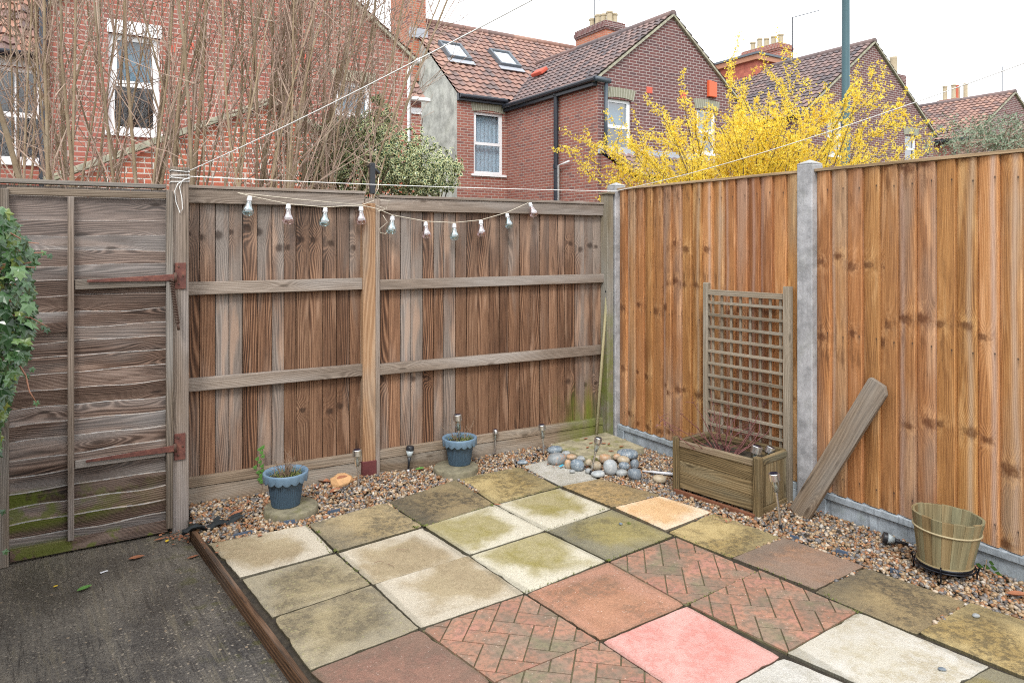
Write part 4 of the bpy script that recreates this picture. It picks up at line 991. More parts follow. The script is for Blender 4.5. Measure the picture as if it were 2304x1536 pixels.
for v_ in o.data.vertices:
    q_ = Vector((v_.co.x / .0875, v_.co.y / .065, v_.co.z / .0475))
    for n1_, d1_ in PLN:
        e_ = q_.dot(n1_) - d1_
        if e_ > 0: q_ -= n1_ * e_
    v_.co = (q_.x * .10, q_.y * .074, q_.z * .056)
o.data.polygons.foreach_set('use_smooth', [False] * len(o.data.polygons)); o.modifiers.clear(); tag(o, 'rough orange sandstone rock lying on the gravel by the timber post', 'rock')
p = onZ(1397, 1180, 0); o = stone('pebble', CM['slate'], (p.x, p.y, .006), (.022, .02, .014), 0, 9); tag(o, 'single small grey pebble on the olive green slab', 'pebble')
p = onZ(2120, 1508, 0); o = stone('pebble', CM['slate'], (p.x, p.y, .006), (.030, .018, .012), -.7, 12); tag(o, 'single dark oval pebble on the white slab', 'pebble')
p = onZ(2196, 1388, 0); o = stone('pebble', CM['grey'], (p.x, p.y, .007), (.03, .022, .016), -.7, 13); tag(o, 'single grey pebble on the golden brown slab', 'pebble')
p = onZ(682, 1164, 0); o = stone('pebble', M['terracotta'] if 'terracotta' in M else plain('terracotta', (.55, .16, .08), .6), (p.x, p.y, .012), (.032, .03, .026), 0, 14); tag(o, 'single round red pebble right of the left stepping stone', 'pebble')

# ------------------------------------------------------------------ STEPPING STONES + POTS
def stepping(px, py, r_, label):
    c = onZ(px, py, .038); b = MB()
    b.lathe([(r_ * .99, -.05), (r_, .01), (r_ * .99, .030), (r_ * .95, .038), (r_ * .90, .035), (r_ * .88, .037), (r_ * .5, .039), (.001, .039)], 48, (c.x, c.y, 0), mod=lambda i, t: (random.uniform(-.001, .001), 0), cap0=False, cap1=False)
    tag(b.build('stepping_stone', M['round_stone'], smooth=True), label, 'stepping stone', 'round stepping stones under the pots'); return c
s1 = stepping(655, 1136, .147, 'round mossy concrete stepping stone under the left blue pot')
s2 = stepping(1026, 1047, .148, 'round mossy concrete stepping stone under the right blue pot')
def soil_plant(c, z_, r_, seed):
    random.seed(seed); 
def make_pot(px, py, S, label):
    c = onZ(px, py, .040); root = thing('plant_pot', label, 'plant pot', c, 0, 'blue plastic pots on stepping stones')
    H_ = .175 * S; n = 96
    b = MB(); prof = [(.074 * S, .0), (.076 * S, .004), (.098 * S, H_ - .03), (.100 * S, H_ - .012)]
    b.lathe(prof, n, c, mod=lambda i, t: ((-.0022 if (int(t / (2 * PI) * 48 * 2 + .5) % 2) and i < 3 else 0.0), 0), cap1=False)
    b.build('pot_body', M['pot_body'], root, smooth=False)
    b = MB(); prof = [(.099 * S, H_ - .022), (.114 * S, H_ - .034), (.117 * S, H_ - .030), (.119 * S, H_ - .004), (.121 * S, H_ + .006), (.117 * S, H_ + .010), (.104 * S, H_ + .006), (.100 * S, H_ - .004), (.097 * S, H_ - .030)]
    sc_ = lambda i, t: (.002 * abs(math.sin(t * 8)) if i < 4 else 0, (-.013 * abs(math.sin(t * 8)) if i in (1, 2) else 0.0))
    b.lathe(prof, 128, c, mod=sc_, cap0=False, cap1=False); b.build('pot_rim', M['pot_rim'], root, smooth=True)
    b = MB(); b.lathe([(.001, H_ - .018), (.06 * S, H_ - .020), (.0985 * S, H_ - .026)], 24, c, cap0=False, cap1=False, mod=lambda i, t: (0, random.uniform(-.004, .004))); b.build('pot_soil', M['soil'], root, smooth=True)
    return root, c + bz * (H_ - .02)
pot1, t1 = make_pot(643, 1134, 1.02, 'blue plastic pot with scalloped rim and dry heather nearer the gate')
pot2, t2 = make_pot(1034, 1042, .96, 'scalloped blue plastic pot with a solar light in it, right of the timber post')
def pot_plant(t, label, n, hh, lean):
    root = thing('pot_plant', label, 'pot plant', t); b = MB()
    for k in range(n):
        a = random.uniform(0, 6.28); r_ = random.uniform(0, .06); s_ = t + Vector((math.cos(a) * r_, math.sin(a) * r_, 0)); e = s_ + Vector((random.gauss(0, .02) + math.cos(a) * lean, random.gauss(0, .02) + math.sin(a) * lean, random.uniform(.4, 1) * hh))
        pts = twig(b, s_, e, .0022, .0009, 6, .008)
        for q in range(2): a_ = random.choice(pts[2:]); twig(b, a_, a_ + Vector((random.gauss(0, .015), random.gauss(0, .015), random.uniform(.005, .03))), .0011, .0006, 3, .002)
    b.build('stem', M['twig_dead'], root)
    b = MB()
    for k in range(520):
        a = random.uniform(0, 6.28); r_ = math.sqrt(random.random()) * .088; p = t + Vector((math.cos(a) * r_, math.sin(a) * r_, .004 + (.02 * (r_ / .088) * random.random())))
        if math.cos(a - .3) * r_ < -.02 and random.random() < .6: continue
        d_ = Vector((random.gauss(0, 1), random.gauss(0, 1), random.uniform(.2, 1.2))).normalized() * random.uniform(.006, .014); s_ = d_.cross(Vector((0, 0, 1))).normalized() * .0028
        b.face([p - s_, p + s_, p + d_])
    b.build('foliage', M['moss'], root)
pot_plant(t1, 'dry brown heather and moss growing in the left blue pot', 34, .105, .03)
pot_plant(t2 + Vector((.0, .0, 0)), 'straggly thin twigs and moss growing in the right blue pot', 9, .22, .07)
# small ivy sprig behind pot 1
root = thing('ivy_sprig', 'little green leaved ivy sprig climbing the fence behind the left pot', 'ivy', BA + be * .42 + bn * .03 + bz * .1)
b = MB(); A = onZ(618, 1075, .05); 
pts = [BA + be * .42 + bn * .045 + bz * (.0 + k * .045) + Vector((math.sin(k * 1.3) * .012, 0, 0)) for k in range(7)]; b.tube(pts, .0015, 5); b.build('stem', M['twig_dead'], root)
b = MB()
for p in pts[2:]:
    for q in range(3):
        a = random.uniform(-.6, .6); c_ = p + Vector((random.gauss(0, .014), -.01, random.gauss(0, .012))); r_ = .013
        b.face([c_ + Vector((math.cos(t_) * r_ * (1.2 if k % 2 else .7), -math.sin(t_ * 2) * .003, math.sin(t_) * r_ * (1.2 if k % 2 else .7))) for k, t_ in enumerate([i * PI / 3 for i in range(6)])])
b.build('foliage', M['leaf_green'], root)

# ------------------------------------------------------------------ SOLAR LIGHTS
def solar(bx, by, tx, ty, label, z0=-.01, head=1.0, gap=None, cut=None):
    p = onZ(bx, by, z0); dp = depth(p.x, p.y); top = onD(tx, ty, dp + .0); ax_ = (top - p); H_ = ax_.length; ax_.normalize()
    root = thing('solar_light', label, 'solar light', p, 0, 'solar stake lights round the patio')
    zq = Vector((0, 0, 1)).rotation_difference(ax_).to_matrix()
    b = MB(); b.lathe([(.003, -.05), (.0085, .0), (.0085, .035)], 10, p, zq); b.build('stake', M['black_plastic'], root, smooth=False)
    b = MB(); b.lathe([(.0066, .03), (.0066, H_ - .115 * head), (.0085, H_ - .115 * head + .002), (.0085, H_ - .10 * head)], 12, p, zq); b.build('pole', M['steel'], root, auto=40, smooth=True)
    b = MB(); b.lathe([(.015 * head, H_ - .099 * head), (.022 * head, H_ - .038 * head)], 20, p, zq, cap1=False); b.build('lens', M['glass_clear'], root, smooth=True)
    b = MB(); b.lathe([(.009 * head, H_ - .098 * head), (.005 * head, H_ - .040 * head)], 10, p, zq); b.build('diffuser', M['frosted'], root, smooth=True)
    b = MB(); b.lathe([(.024 * head, H_ - .040 * head), (.0285 * head, H_ - .037 * head), (.0285 * head, H_ - .003), (.026 * head, H_), (.020 * head, H_ + .0002)], 28, p, zq); b.build('cap', M['steel'], root, smooth=True, auto=35)
    b = MB(); b.lathe([(.0205 * head, H_ + .0004), (.0205 * head, H_ + .0022)], 24, p, zq); b.build('solar_cell', M['solar_black'], root)
    return root
solar(807, 1104, 803, 1011, 'silver solar light with clear lens just left of the timber post')
solar(1113, 1031, 1115, 966, 'slim silver solar light between the right pot and the corner', head=.72)
solar(1224, 1031, 1219, 955, 'silver solar light left of the cobble heap', head=.95)
solar(1328, 1070, 1347, 984, 'silver solar light leaning out of the cobbles', head=.9)
solar(1758, 1194, 1741, 1064, 'silver solar light standing in front of the planter')
t = t2; r_ = onD(1029, 932, depth(t.x, t.y)); 
def solar_at(p, tx, ty, label, head=1.0, dd=0.0):
    dp = depth(p.x, p.y); root = solar(0, 0, 0, 0, label) if False else None
_onZ = onZ
def solar_xyz(p, q, label, head):
    global onZ, onD
    o1, o2 = onZ, onD; onZ = lambda *a: p; onD = lambda *a: q
    r_ = solar(0, 0, 0, 0, label, head=head); onZ, onD = o1, o2; return r_
solar_xyz(t2 + Vector((0, 0, -.02)), r_, 'silver solar light stuck into the right blue pot', 1.05)
c1 = FLp + pe * (PL - .085) + pn * .06 + bz * (PH - .12); c2 = FLp + pe * (PL - .09) + pn * .20 + bz * (PH - .12)
solar_xyz(c1, onD(1704, 1003, depth(c1.x, c1.y)), 'front one of two silver solar lights in the planter', 1.1)
solar_xyz(c2, onD(1735, 1005, depth(c2.x, c2.y)), 'back one of two silver solar lights in the planter, tilted', .95)
def black_light(p, q, label):
    ax_ = (q - p); H_ = ax_.length; ax_.normalize(); zq = Vector((0, 0, 1)).rotation_difference(ax_).to_matrix()
    root = thing('solar_light', label, 'solar light', p, 0, 'black plastic solar lights')
    b = MB(); b.lathe([(.003, .0), (.007, .02), (.007, H_ * .17)], 10, p, zq); b.build('stake', M['white_plastic'], root, smooth=True)
    b = MB(); b.lathe([(.006, H_ * .15), (.008, H_ * .4), (.013, H_ * .62)], 14, p, zq); b.build('stem', M['black_plastic'], root, smooth=True)
    b = MB(); b.lathe([(.015, H_ * .62), (.0255, H_ * .86)], 20, p, zq); b.build('lens', M['frosted'], root, smooth=True)
    b = MB(); b.lathe([(.0265, H_ * .855), (.0265, H_ * .97), (.023, H_)], 24, p, zq); b.build('cap', M['black_plastic'], root, smooth=True, auto=35)
p = onZ(918, 1066, -.01); black_light(p, onD(923, 1003, depth(p.x, p.y)), 'black plastic solar light with frosted lens on the gravel right of the timber post')
p = onZ(2056, 1228, .008); q = onZ(1986, 1207, .035); black_light(p, q, 'black plastic solar light fallen over beside the wooden tub')
p, q = onZ(1446, 1059, .008), onZ(1521, 1067, .012); b = MB(); b.tube([p, p.lerp(q, .3), p.lerp(q, .31), p.lerp(q, .6), p.lerp(q, .61), q], [.006, .006, .009, .009, .0105, .0105], 10)
tag(b.build('garden_stake', M['white_plastic'], smooth=True), 'white plastic light stake lying on the gravel left of the planter', 'stake')

# ------------------------------------------------------------------ WOODEN TUB + STAND
c = onZ(2141, 1274, .045); dp = depth(c.x, c.y)
stand = thing('plant_stand', 'low black wire stand under the wooden tub', 'plant stand', (c.x, c.y, 0))
tilt = Matrix.Rotation(math.radians(3.5), 3, Vector((_f[0], _f[1], 0)))
cc = Vector((c.x, c.y + .03, .052))
b = MB(); b.lathe([(.100, -.006), (.112, -.006), (.116, .010), (.112, .010), (.106, .0), (.001, .0)], 36, cc, cap0=False, cap1=False); b.build('dish', M['black_iron'], stand, smooth=True)
b = MB(); R_ = .122; b.tube([cc + Vector((math.cos(t_ * 2 * PI / 36) * R_, math.sin(t_ * 2 * PI / 36) * R_, -.004)) for t_ in range(37)], .0038, 6); b.build('ring', M['black_iron'], stand, smooth=True)
for k in range(4):
    a = k * PI / 2 + .35; d_ = Vector((math.cos(a), math.sin(a), 0)); b = MB()
    pts = [cc + d_ * R_ + bz * .02, cc + d_ * (R_ + .012) + bz * .012, cc + d_ * (R_ + .002) - bz * .02, cc + d_ * (R_ + .004) - bz * .072]; b.tube(pts, .0036, 6); b.build('leg', M['black_iron'], stand, smooth=True)
tub = thing('wooden_tub', 'weathered green stained wooden tub with a rope hoop on a black stand', 'tub', cc)
b = MB(); n = 20; Hb = .222
for k in range(n):
    a0, a1 = 2 * PI * (k + .004) / n, 2 * PI * (k + .996) / n
    def pr(r_, z_, a): return tuple(cc + tilt @ Vector((r_ * math.cos(a), r_ * math.sin(a), z_)))
    zz = [.004, .07, .14, Hb + random.uniform(-.003, .002)]; ro = [.107, .119, .131, .145]; ri = [.097, .109, .121, .133]
    nn = len(b.v); ou, ov = random.random() * 9, random.random() * 9; uvv = []
    for z_, r1, r2 in zip(zz, ro, ri):
        for r_, a in ((r1, a0), (r1, (a0 + a1) / 2), (r1, a1), (r2, a1), (r2, a0)): b.v.append(pr(r_, z_, a)); uvv.append((.125 * a + ou + (0 if r_ == r1 else .4), z_ + ov))
    for i in range(3):
        for j in range(5):
            j2 = (j + 1) % 5; q = [i * 5 + j, i * 5 + j2, i * 5 + 5 + j2, i * 5 + 5 + j]
            b.f.append([nn + x for x in q]); b.uv.extend([uvv[x] for x in q])
    b.f.append([nn + 15 + j for j in range(5)]); b.uv.extend([uvv[15 + j] for j in range(5)])
b.build('stave_wall', M['barrel_wood'], tub, bevel=.0015)
b = MB(); b.lathe([(.001, .085), (.112, .075)], 24, cc, cap0=False, cap1=False); b.build('soil_fill', M['soil'], tub)
b = MB(); b.tube([cc + tilt @ Vector((math.cos(t_ * 2 * PI / 60) * .1375, math.sin(t_ * 2 * PI / 60) * .1355, .158)) for t_ in range(61)], .0042, 8); b.build('rope_hoop', M['rope'], tub, smooth=True)
b = MB(); b.tube([cc + Vector((math.cos(t_ * 2 * PI / 60) * .111, math.sin(t_ * 2 * PI / 60) * .110, .010)) for t_ in range(61)], .005, 8); b.build('base_hoop', M['barrel_wood'], tub, smooth=True)

# ------------------------------------------------------------------ SMALL THINGS ON THE GROUND
tabs = [((1777, 1210), (1797, 1216), 'right of the standing solar light'), ((1880, 1243), (1907, 1250), 'beside the red brown slab'), ((2002, 1285), (2030, 1297), 'beside the long tan slab'), ((638, 1180), (664, 1176), 'below the left pot'), ((738, 1157), (765, 1151), 'behind the tan slab'), ((525, 1210), (568, 1200), 'behind the pale cream slab'), ]
for a0, a1, where in tabs:
    A, B = onZ(*a0, -.004), onZ(*a1, -.004); d = (B - A); L_ = d.length; d.normalize(); nn_ = Vector((-d.y, d.x, 0)); b = MB()
    b.frame_box(A - bz * .03, d, nn_, bz, L_, .004, .050); tag(b.build('edging_strip', M['edging_blue'], bevel=.001), 'dark blue plastic edging strip showing ' + where, 'edging strip', 'blue plastic edging strips')
def leaf(name, px, py, z_, ln, wd, rz, mat, label, curl=.3, cat='fallen leaf'):
    p = onZ(px, py, z_); b = MB(); m = 7; V_ = []; 
    for i in range(m):
        t_ = i / (m - 1); w_ = wd * math.sin(t_ * PI) ** .8 + .0006
        for j, s_ in enumerate((-1, 0, 1)):
            x, y = (t_ - .5) * ln, s_ * w_ / 2; V_.append((x * math.cos(rz) - y * math.sin(rz) + p.x, x * math.sin(rz) + y * math.cos(rz) + p.y, p.z + .003 + curl * (abs(s_) * w_ * .6 + (t_ - .5) ** 2 * ln * .8)))
    F_ = []
    for i in range(m - 1):
        for j in range(2): a = i * 3 + j; F_.append((a, a + 1, a + 4, a + 3))
    b.mesh(V_, F_); o = b.build(name, mat, smooth=True); tag(o, label, cat); return o
leaf('fallen_leaf', 307, 1256, -.058, .075, .036, .1, M['leaf_brown'], 'brown dead leaf on the wet concrete below the gate')
leaf('fallen_leaf', 434, 1254, -.058, .060, .020, .3, M['leaf_brown'], 'narrow brown dead leaf on the wet concrete beside the edging board')
leaf('fallen_leaf', 190, 1325, -.058, .070, .034, .5, M['leaf_green'], 'green leaf lying on the wet concrete')
leaf('fallen_leaf', 125, 1320, -.058, .022, .014, .5, M['leaf_yellow'], 'tiny yellow leaf on the wet concrete')
leaf('fallen_leaf', 376, 1218, -.055, .035, .018, 1.2, M['leaf_yellow'], 'bright yellow leaf at the foot of the gate post')
leaf('fallen_leaf', 360, 1214, -.055, .06, .02, .2, M['leaf_brown'], 'brown leaf at the foot of the gate')
leaf('fallen_leaf', 728, 1088, .008, .10, .05, 2.2, M['leaf_brown'], 'curled brown leaf left of the sandstone rock', .8)
leaf('fallen_leaf', 756, 1108, .008, .10, .05, .4, M['leaf_brown'], 'brown leaf under the sandstone rock', .6)
leaf('fallen_leaf', 714, 1100, .008, .08, .04, 1.2, M['leaf_brown'], 'curled brown leaf furthest left of the sandstone rock', .9)
leaf('fallen_leaf', 770, 1076, .10, .08, .05, .4, M['leaf_brown'], 'pale brown leaf lying on the sandstone rock', .3)
leaf('fallen_leaf', 945, 1056, .008, .075, .04, .2, M['leaf_green'], 'yellow green leaf on the gravel beside the black solar light')
leaf('fallen_leaf', 533, 1157, .010, .09, .035, .6, M['leaf_brown'], 'orange brown leaf on the gravel beside the black rag', .5)
leaf('fallen_leaf', 2290, 1342, .010, .09, .04, -.6, M['leaf_brown'], 'curled brown leaf on the gravel at the right edge of the photo', .6)
leaf('fallen_leaf', 1120, 1136, .002, .055, .014, -.9, M['leaf_brown'], 'thin reddish leaf in the joint below the yellow slab')
leaf('fallen_leaf', 585, 1206, .002, .03, .02, .3, M['leaf_brown'], 'small orange leaf on the cream slab below the left pot')
for k, (x, y) in enumerate([(1330, 998), (1345, 1002), (1358, 999), (1318, 988), (1370, 1000), (1322, 1008), (1398, 1006), (1375, 1016)]):
    leaf('fallen_leaf', x, y, .056, .045, .016, random.uniform(-.6, .6), M['leaf_brown'], 'dark brown leaf scrap ' + ['left of the centre', 'at the centre', 'just right of the centre', 'near the back left edge', 'right of the centre', 'near the front left edge', 'towards the right corner', 'near the front edge'][k] + ' of the mossy corner slab', .5)
for (x, y, x2, y2, lab, z_) in [(842, 1266, 863, 1264, 'short brown twig on the cream slab', .004), (873, 1269, 886, 1274, 'tiny brown twig on the cream slab right of the other', .004), (891, 1236, 920, 1236, 'crumbled twig scrap on the cream slab', .004), (488, 1313, 525, 1308, 'pale straw stalk lying on the wet concrete', -.055), (437, 1164, 470, 1190, 'pink stalk beside the gate post foot', .02), (428, 1160, 452, 1163, 'thin pale stalk beside the gate post foot', .02), (1602, 1165, 1680, 1182, 'long thin straw curving over the yellow grey slab', .006), (1944, 1270, 1990, 1285, 'thin brown straw at the corner of the red brown slab', .008)]:
    A, B = onZ(x, y, z_), onZ(x2, y2, z_); b = MB(); twig(b, A, B, .0018, .0012, 6, .004, .004, 5); tag(b.build('twig', M['twig_dead']), lab, 'twig')
b = MB()
for (x, y, rx, ry, n_) in [(405, 1205, 38, 10, 70), (735, 1095, 55, 16, 60), (500, 1165, 70, 18, 50), (560, 1140, 60, 14, 30), (1240, 1040, 30, 12, 14), (1640, 1160, 60, 14, 22), (1840, 1150, 60, 12, 18), (940, 1060, 50, 10, 14), (480, 1215, 25, 18, 14), (1180, 1010, 120, 10, 22)]:
    for k in range(n_):
        p = onZ(x + random.gauss(0, rx * .6), y + random.gauss(0, ry * .6), .006 if x > 430 else -.052); a = random.uniform(0, 6.28); l = random.uniform(.008, .024); d = Vector((math.cos(a), math.sin(a), random.uniform(-.1, .4))) * l; s_ = Vector((-d.y, d.x, l * random.uniform(-.3, .3))) * .35
        b.face([p, p + d * .5 + s_, p + d, p + d * .5 - s_])
tag(b.build('leaf_litter', M['leaf_brown']), 'scraps of brown leaf litter among the gravel', 'leaf litter', kind='stuff')
# black rag of weed membrane
p = onZ(480, 1182, .012); b = MB(); nx, ny = 14, 8; V_ = []
for i in range(nx):
    for j in range(ny):
        u_, v_ = (i / (nx - 1) - .5), (j / (ny - 1) - .5); V_.append((p.x + u_ * .30 + random.gauss(0, .004), p.y + .03 + v_ * .10 * (1 - abs(u_)) + u_ * .05 + random.gauss(0, .004), p.z + .010 * math.sin(u_ * 17) + .010 * math.cos(v_ * 9 + u_ * 6) + random.gauss(0, .003)))
b.mesh(V_, [(i * ny + j, (i + 1) * ny + j, (i + 1) * ny + j + 1, i * ny + j + 1) for i in range(nx - 1) for j in range(ny - 1)])
o = b.build('rag', M['rag'], smooth=True); tag(o, 'crumpled black weed membrane scrap on the gravel by the gate post', 'rag')
p = onZ(226, 1290, -.057); b = MB(); b.frame_box(p, (.9, .3, 0), (-.3, .9, 0), bz, .035, .010, .004); tag(b.build('plastic_scrap', M['white_plastic'], bevel=.001), 'small whitish plastic scrap on the wet concrete', 'scrap')
p = onZ(1262, 1050, .012); b = MB(); b.frame_box(p, (.9, .3, .1), (-.3, .9, 0), bz, .04, .018, .003); tag(b.build('plastic_scrap', plain('turquoise', (.05, .38, .55), .4), bevel=.001), 'bright turquoise plastic scrap beside the cobbles', 'scrap')
# plant by the right gravel board
p = onZ(2215, 1290, .0); root = thing('weed', 'small leafy weed at the foot of the gravel board right of the tub', 'weed', p); b = MB()
for (dx, dz, r_) in ((-.03, .02, .018), (.03, .03, .016), (.0, .025, .016), (.05, .012, .016), (.02, .05, .012)):
    c_ = p + Vector((.02, -dx, dz)); b.face([c_ + Vector((0, -r_, 0)), c_ + Vector((-.004, 0, .014)), c_ + Vector((0, r_, .004)), c_ + Vector((.004, 0, -.012))])
b.build('foliage', M['leaf_green'], root); b = MB(); b.tube([p, p + Vector((.02, 0, .06))], .002, 5); b.build('stem', M['twig_dead'], root)

# ------------------------------------------------------------------ STRING LIGHTS, SOLAR PANEL, WASHING LINE
def fp(px, py, off=.085):
    s_ = bf(px); q = BA + be * s_ + bn * off; return q + bz * (EYE - (py - HY) * depth(q.x, q.y) / F)
sl = thing('string_lights', 'string of ten bulb shaped solar lights, blue and pink by turns, across the back fence', 'string lights', fp(830, 450))
b = MB(); cab = [(530, 434), (557, 441), (642, 459), (724, 466), (803, 462), (833, 451)]
b.tube([fp(*q) for q in cab], .0022, 5)
cab = [(805, 462), (840, 470), (873, 484), (948, 498), (1010, 501), (1070, 495), (1128, 478), (1176, 456)]
b.tube([fp(*q) for q in cab], .0022, 5); b.tube([fp(530, 434), fp(680, 450), fp(803, 461)], .0018, 5)
b.tube([fp(833, 400, .17), fp(830, 425, .19), fp(822, 440, .19), fp(836, 450, .18), fp(860, 452, .15), fp(855, 470, .12), fp(830, 475, .19), fp(824, 462, .19), fp(850, 470, .16)], .0022, 5)
b.tube([fp(852, 484), fp(862, 500), fp(845, 515), fp(846, 524), fp(858, 526), fp(862, 520)], .0022, 5)
b.build('cable', M['cord_beige'], sl, smooth=True)
bulbs = [(557, 441, 551, 486), (642, 459, 641, 505), (724, 467, 721, 510), (803, 464, 803, 506), (873, 486, 869, 527), (946, 499, 949, 537), (1010, 503, 1010, 541), (1069, 495, 1070, 533), (1127, 480, 1133, 514), (1178, 456, 1189, 488)]
for i, (x0, y0, x1, y1) in enumerate(bulbs):
    A, B = fp(x0, y0, .09), fp(x1, y1, .09); ax_ = (B - A); H_ = ax_.length; ax_.normalize(); zq = Vector((0, 0, 1)).rotation_difference(ax_).to_matrix(); k = H_ / .118
    bb = MB(); bb.lathe([(.001, .028 * k), (.0145 * k, .0285 * k), (.016 * k, .040 * k), (.020 * k, .056 * k), (.031 * k, .076 * k), (.0335 * k, .092 * k), (.030 * k, .106 * k), (.019 * k, .115 * k), (.002, .118 * k)], 24, A, zq, cap0=False, cap1=False)
    o = bb.build('bulb', M['glass_pink' if i % 2 else 'glass_blue'], sl, smooth=True)
    bb = MB(); bb.lathe([(.006, 0), (.0125 * k, .004), (.0140 * k, .009), (.0125 * k, .014), (.0150 * k, .018), (.0150 * k, .031 * k)], 16, A, zq); bb.build('bulb_cap', M['white_plastic'], o, smooth=True)
    bb = MB(); bb.lathe([(.005, .03 * k), (.0065, .055 * k), (.026 * k, .074 * k), (.027 * k, .078 * k), (.005, .080 * k)], 14, A, zq); bb.build('reflector', M['steel'], o, smooth=True)
b = MB(); q = fp(835, 430, .12); 
root = thing('solar_power_unit', 'small black solar panel unit clamped to the fence above the timber post', 'solar panel', q)
b = MB(); b.frame_box(fp(827, 436, .06) - Vector((0, 0, 0)), be, -bn, bz, .034, .03, .20); b.build('bracket', M['black_plastic'], root, bevel=.004)
b = MB(); A = fp(826, 372, .06); ux_ = (be * .8 + bz * -.6).normalized(); b.frame_box(A, (be * .75 - bz * .62).normalized(), -bn, (be * .62 + bz * .75).normalized(), .085, .075, .014); b.build('panel', M['black_plastic'], root, bevel=.003)

def sagline(a, c, sag, n=24):
    return [a.lerp(c, i / n) - bz * sag * 4 * (i / n) * (1 - i / n) for i in range(n + 1)]
A = onY(418, 388, GY - .006); B = onD(1400, -108, 2.0)
b = MB(); b.tube(sagline(A, B, .02), .0024, 6); tag(b.build('washing_line', M['cord'], smooth=True), 'white washing line rising from the gate post to the top right of the photo', 'washing line')
A2 = onY(424, 397, GY - .006); C2 = onX(1385, 430, 3.560); D2 = onX(2304, 138, 3.0)
D2 = onD(2440, 92, 2.6)
b = MB(); b.tube(sagline(A2, C2, .012) + sagline(C2, D2, .05)[1:], .0022, 6); tag(b.build('washing_line', M['cord'], smooth=True), 'white washing line running along the back fence and up to the right edge', 'washing line')
b = MB(); yy = GY - .006
for k, z_ in enumerate((384, 396, 400, 410)):
    zc = onY(405, z_, GY).z; sl_ = .006 * (1 if k % 2 else -1)
    b.tube([(gx0 - .003, yy, zc), (gx1 + .003, yy, zc + sl_), (gx1 + .004, GY + .103, zc + sl_), (gx0 - .003, GY + .103, zc), (gx0 - .003, yy, zc + .001)], .0025, 5)
lp = [(424, 392), (428, 400), (415, 404), (400, 414), (393, 430), (396, 455), (405, 479), (411, 470), (409, 445), (404, 420), (412, 405), (426, 400)]
b.tube([onY(x, y, GY - .012) for x, y in lp], .0024, 6)
tag(b.build('cord_loop', M['cord'], smooth=True), 'white cord wound round the gate post head with a hanging loop', 'cord')

# ------------------------------------------------------------------ IVY
g = G('ivy_leaf'); uvn = g.sep(g.uv()); P = g.pos(); r = g.isl()
col = g.ramp(r, [(0, (.018, .05, .018)), (.5, (.038, .092, .028)), (.85, (.075, .15, .05)), (.98, (.16, .19, .03)), (.993, (.26, .12, .03))])
vein = g.sub(1.0, g.step(g.m_('ABSOLUTE', g.m_('SINE', g.mul(uvn[0], PI * 5))), .0, .22)); col = g.mix(g.mul(vein, .45), col, (.20, .27, .16))
col = g.mix(g.mul(g.step(g.noise(P, 25, 3, .6), .55, .7), .3), col, (.16, .22, .14))
M['ivy_leaf'] = g.done(col, .24)
ivy = thing('ivy', 'dark glossy ivy with trailing stems spilling in at the left edge of the photo', 'ivy', (-.45, 2.0, -.1))
b = MB(); rimk = [(0, 1.0), (.55, .52), (1.0, .88), (1.55, .50), (2.2, .72), (2.75, .42), (3.1416, .30)]
def ivy_leaf(b, c, r_, nrm_, upv):
    nrm_ = nrm_.normalized(); e1 = (upv - nrm_ * upv.dot(nrm_)).normalized(); e2 = nrm_.cross(e1); k0 = len(b.v)
    pts = [c + nrm_ * r_ * .12]; uv = [(.5, 0)]
    full = [(a, q) for a, q in rimk] + [(-a, q) for a, q in reversed(rimk[1:-1])]
    for i, (a, q) in enumerate(full): pts.append(c + (e1 * math.cos(a) + e2 * math.sin(a)) * r_ * q - nrm_ * r_ * .12 * q * random.random()); uv.append((a / PI * .5 + .5, 1))
    b.mesh(pts, [(0, i + 1, (i + 1) % len(full) + 1) for i in range(len(full))], uv)
stems = MB()
def ivx(z_):   # how far the ivy reaches to the right edge at a given image row, as photo px
    return 0
prof = [(455, -30), (480, 20), (520, 45), (560, 80), (620, 70), (680, 80), (740, 72), (800, 60), (850, 30), (900, 25), (960, 5), (1000, 2), (1080, -6), (1200, -25), (1290, -30)]
for k in range(1500):
    y = random.uniform(450, 1010) if k < 1400 else random.uniform(1010, 1290)
    lim = np.interp(y, [q[0] for q in prof], [q[1] for q in prof]); x = lim - abs(random.gauss(0, 65)) - 4
    Zd = random.uniform(2.05, 2.55) + (0 if x > -60 else random.uniform(-.3, .3))
    c_ = onD(x, y, Zd); rr = random.uniform(.018, .036) * (.8 if y > 900 else 1)
    ivy_leaf(b, c_, rr, Vector((random.gauss(.45, .4), random.gauss(-.75, .35), random.gauss(.5, .35))), Vector((random.gauss(0, .5), random.gauss(0, .2), -1)))
for k in range(420):   # on the fence itself, for depth behind
    c_ = Vector((-.42 + random.uniform(0, .12), random.uniform(.8, 3.6), random.uniform(.2, 1.75))); ivy_leaf(b, c_, random.uniform(.02, .035), Vector((1, random.gauss(-.3, .4), random.gauss(.3, .3))), Vector((0, random.gauss(0, .5), -1)))
for (x, y) in [(98, 568), (86, 575), (112, 575), (98, 735), (88, 722), (106, 742), (82, 905), (72, 830), (60, 845), (12, 1240), (6, 1150)]:
    ivy_leaf(b, onD(x, y, 2.15), .014, Vector((.4, -.9, .3)), Vector((random.gauss(0, .4), 0, -1)))
b.build('foliage', M['ivy_leaf'], ivy)
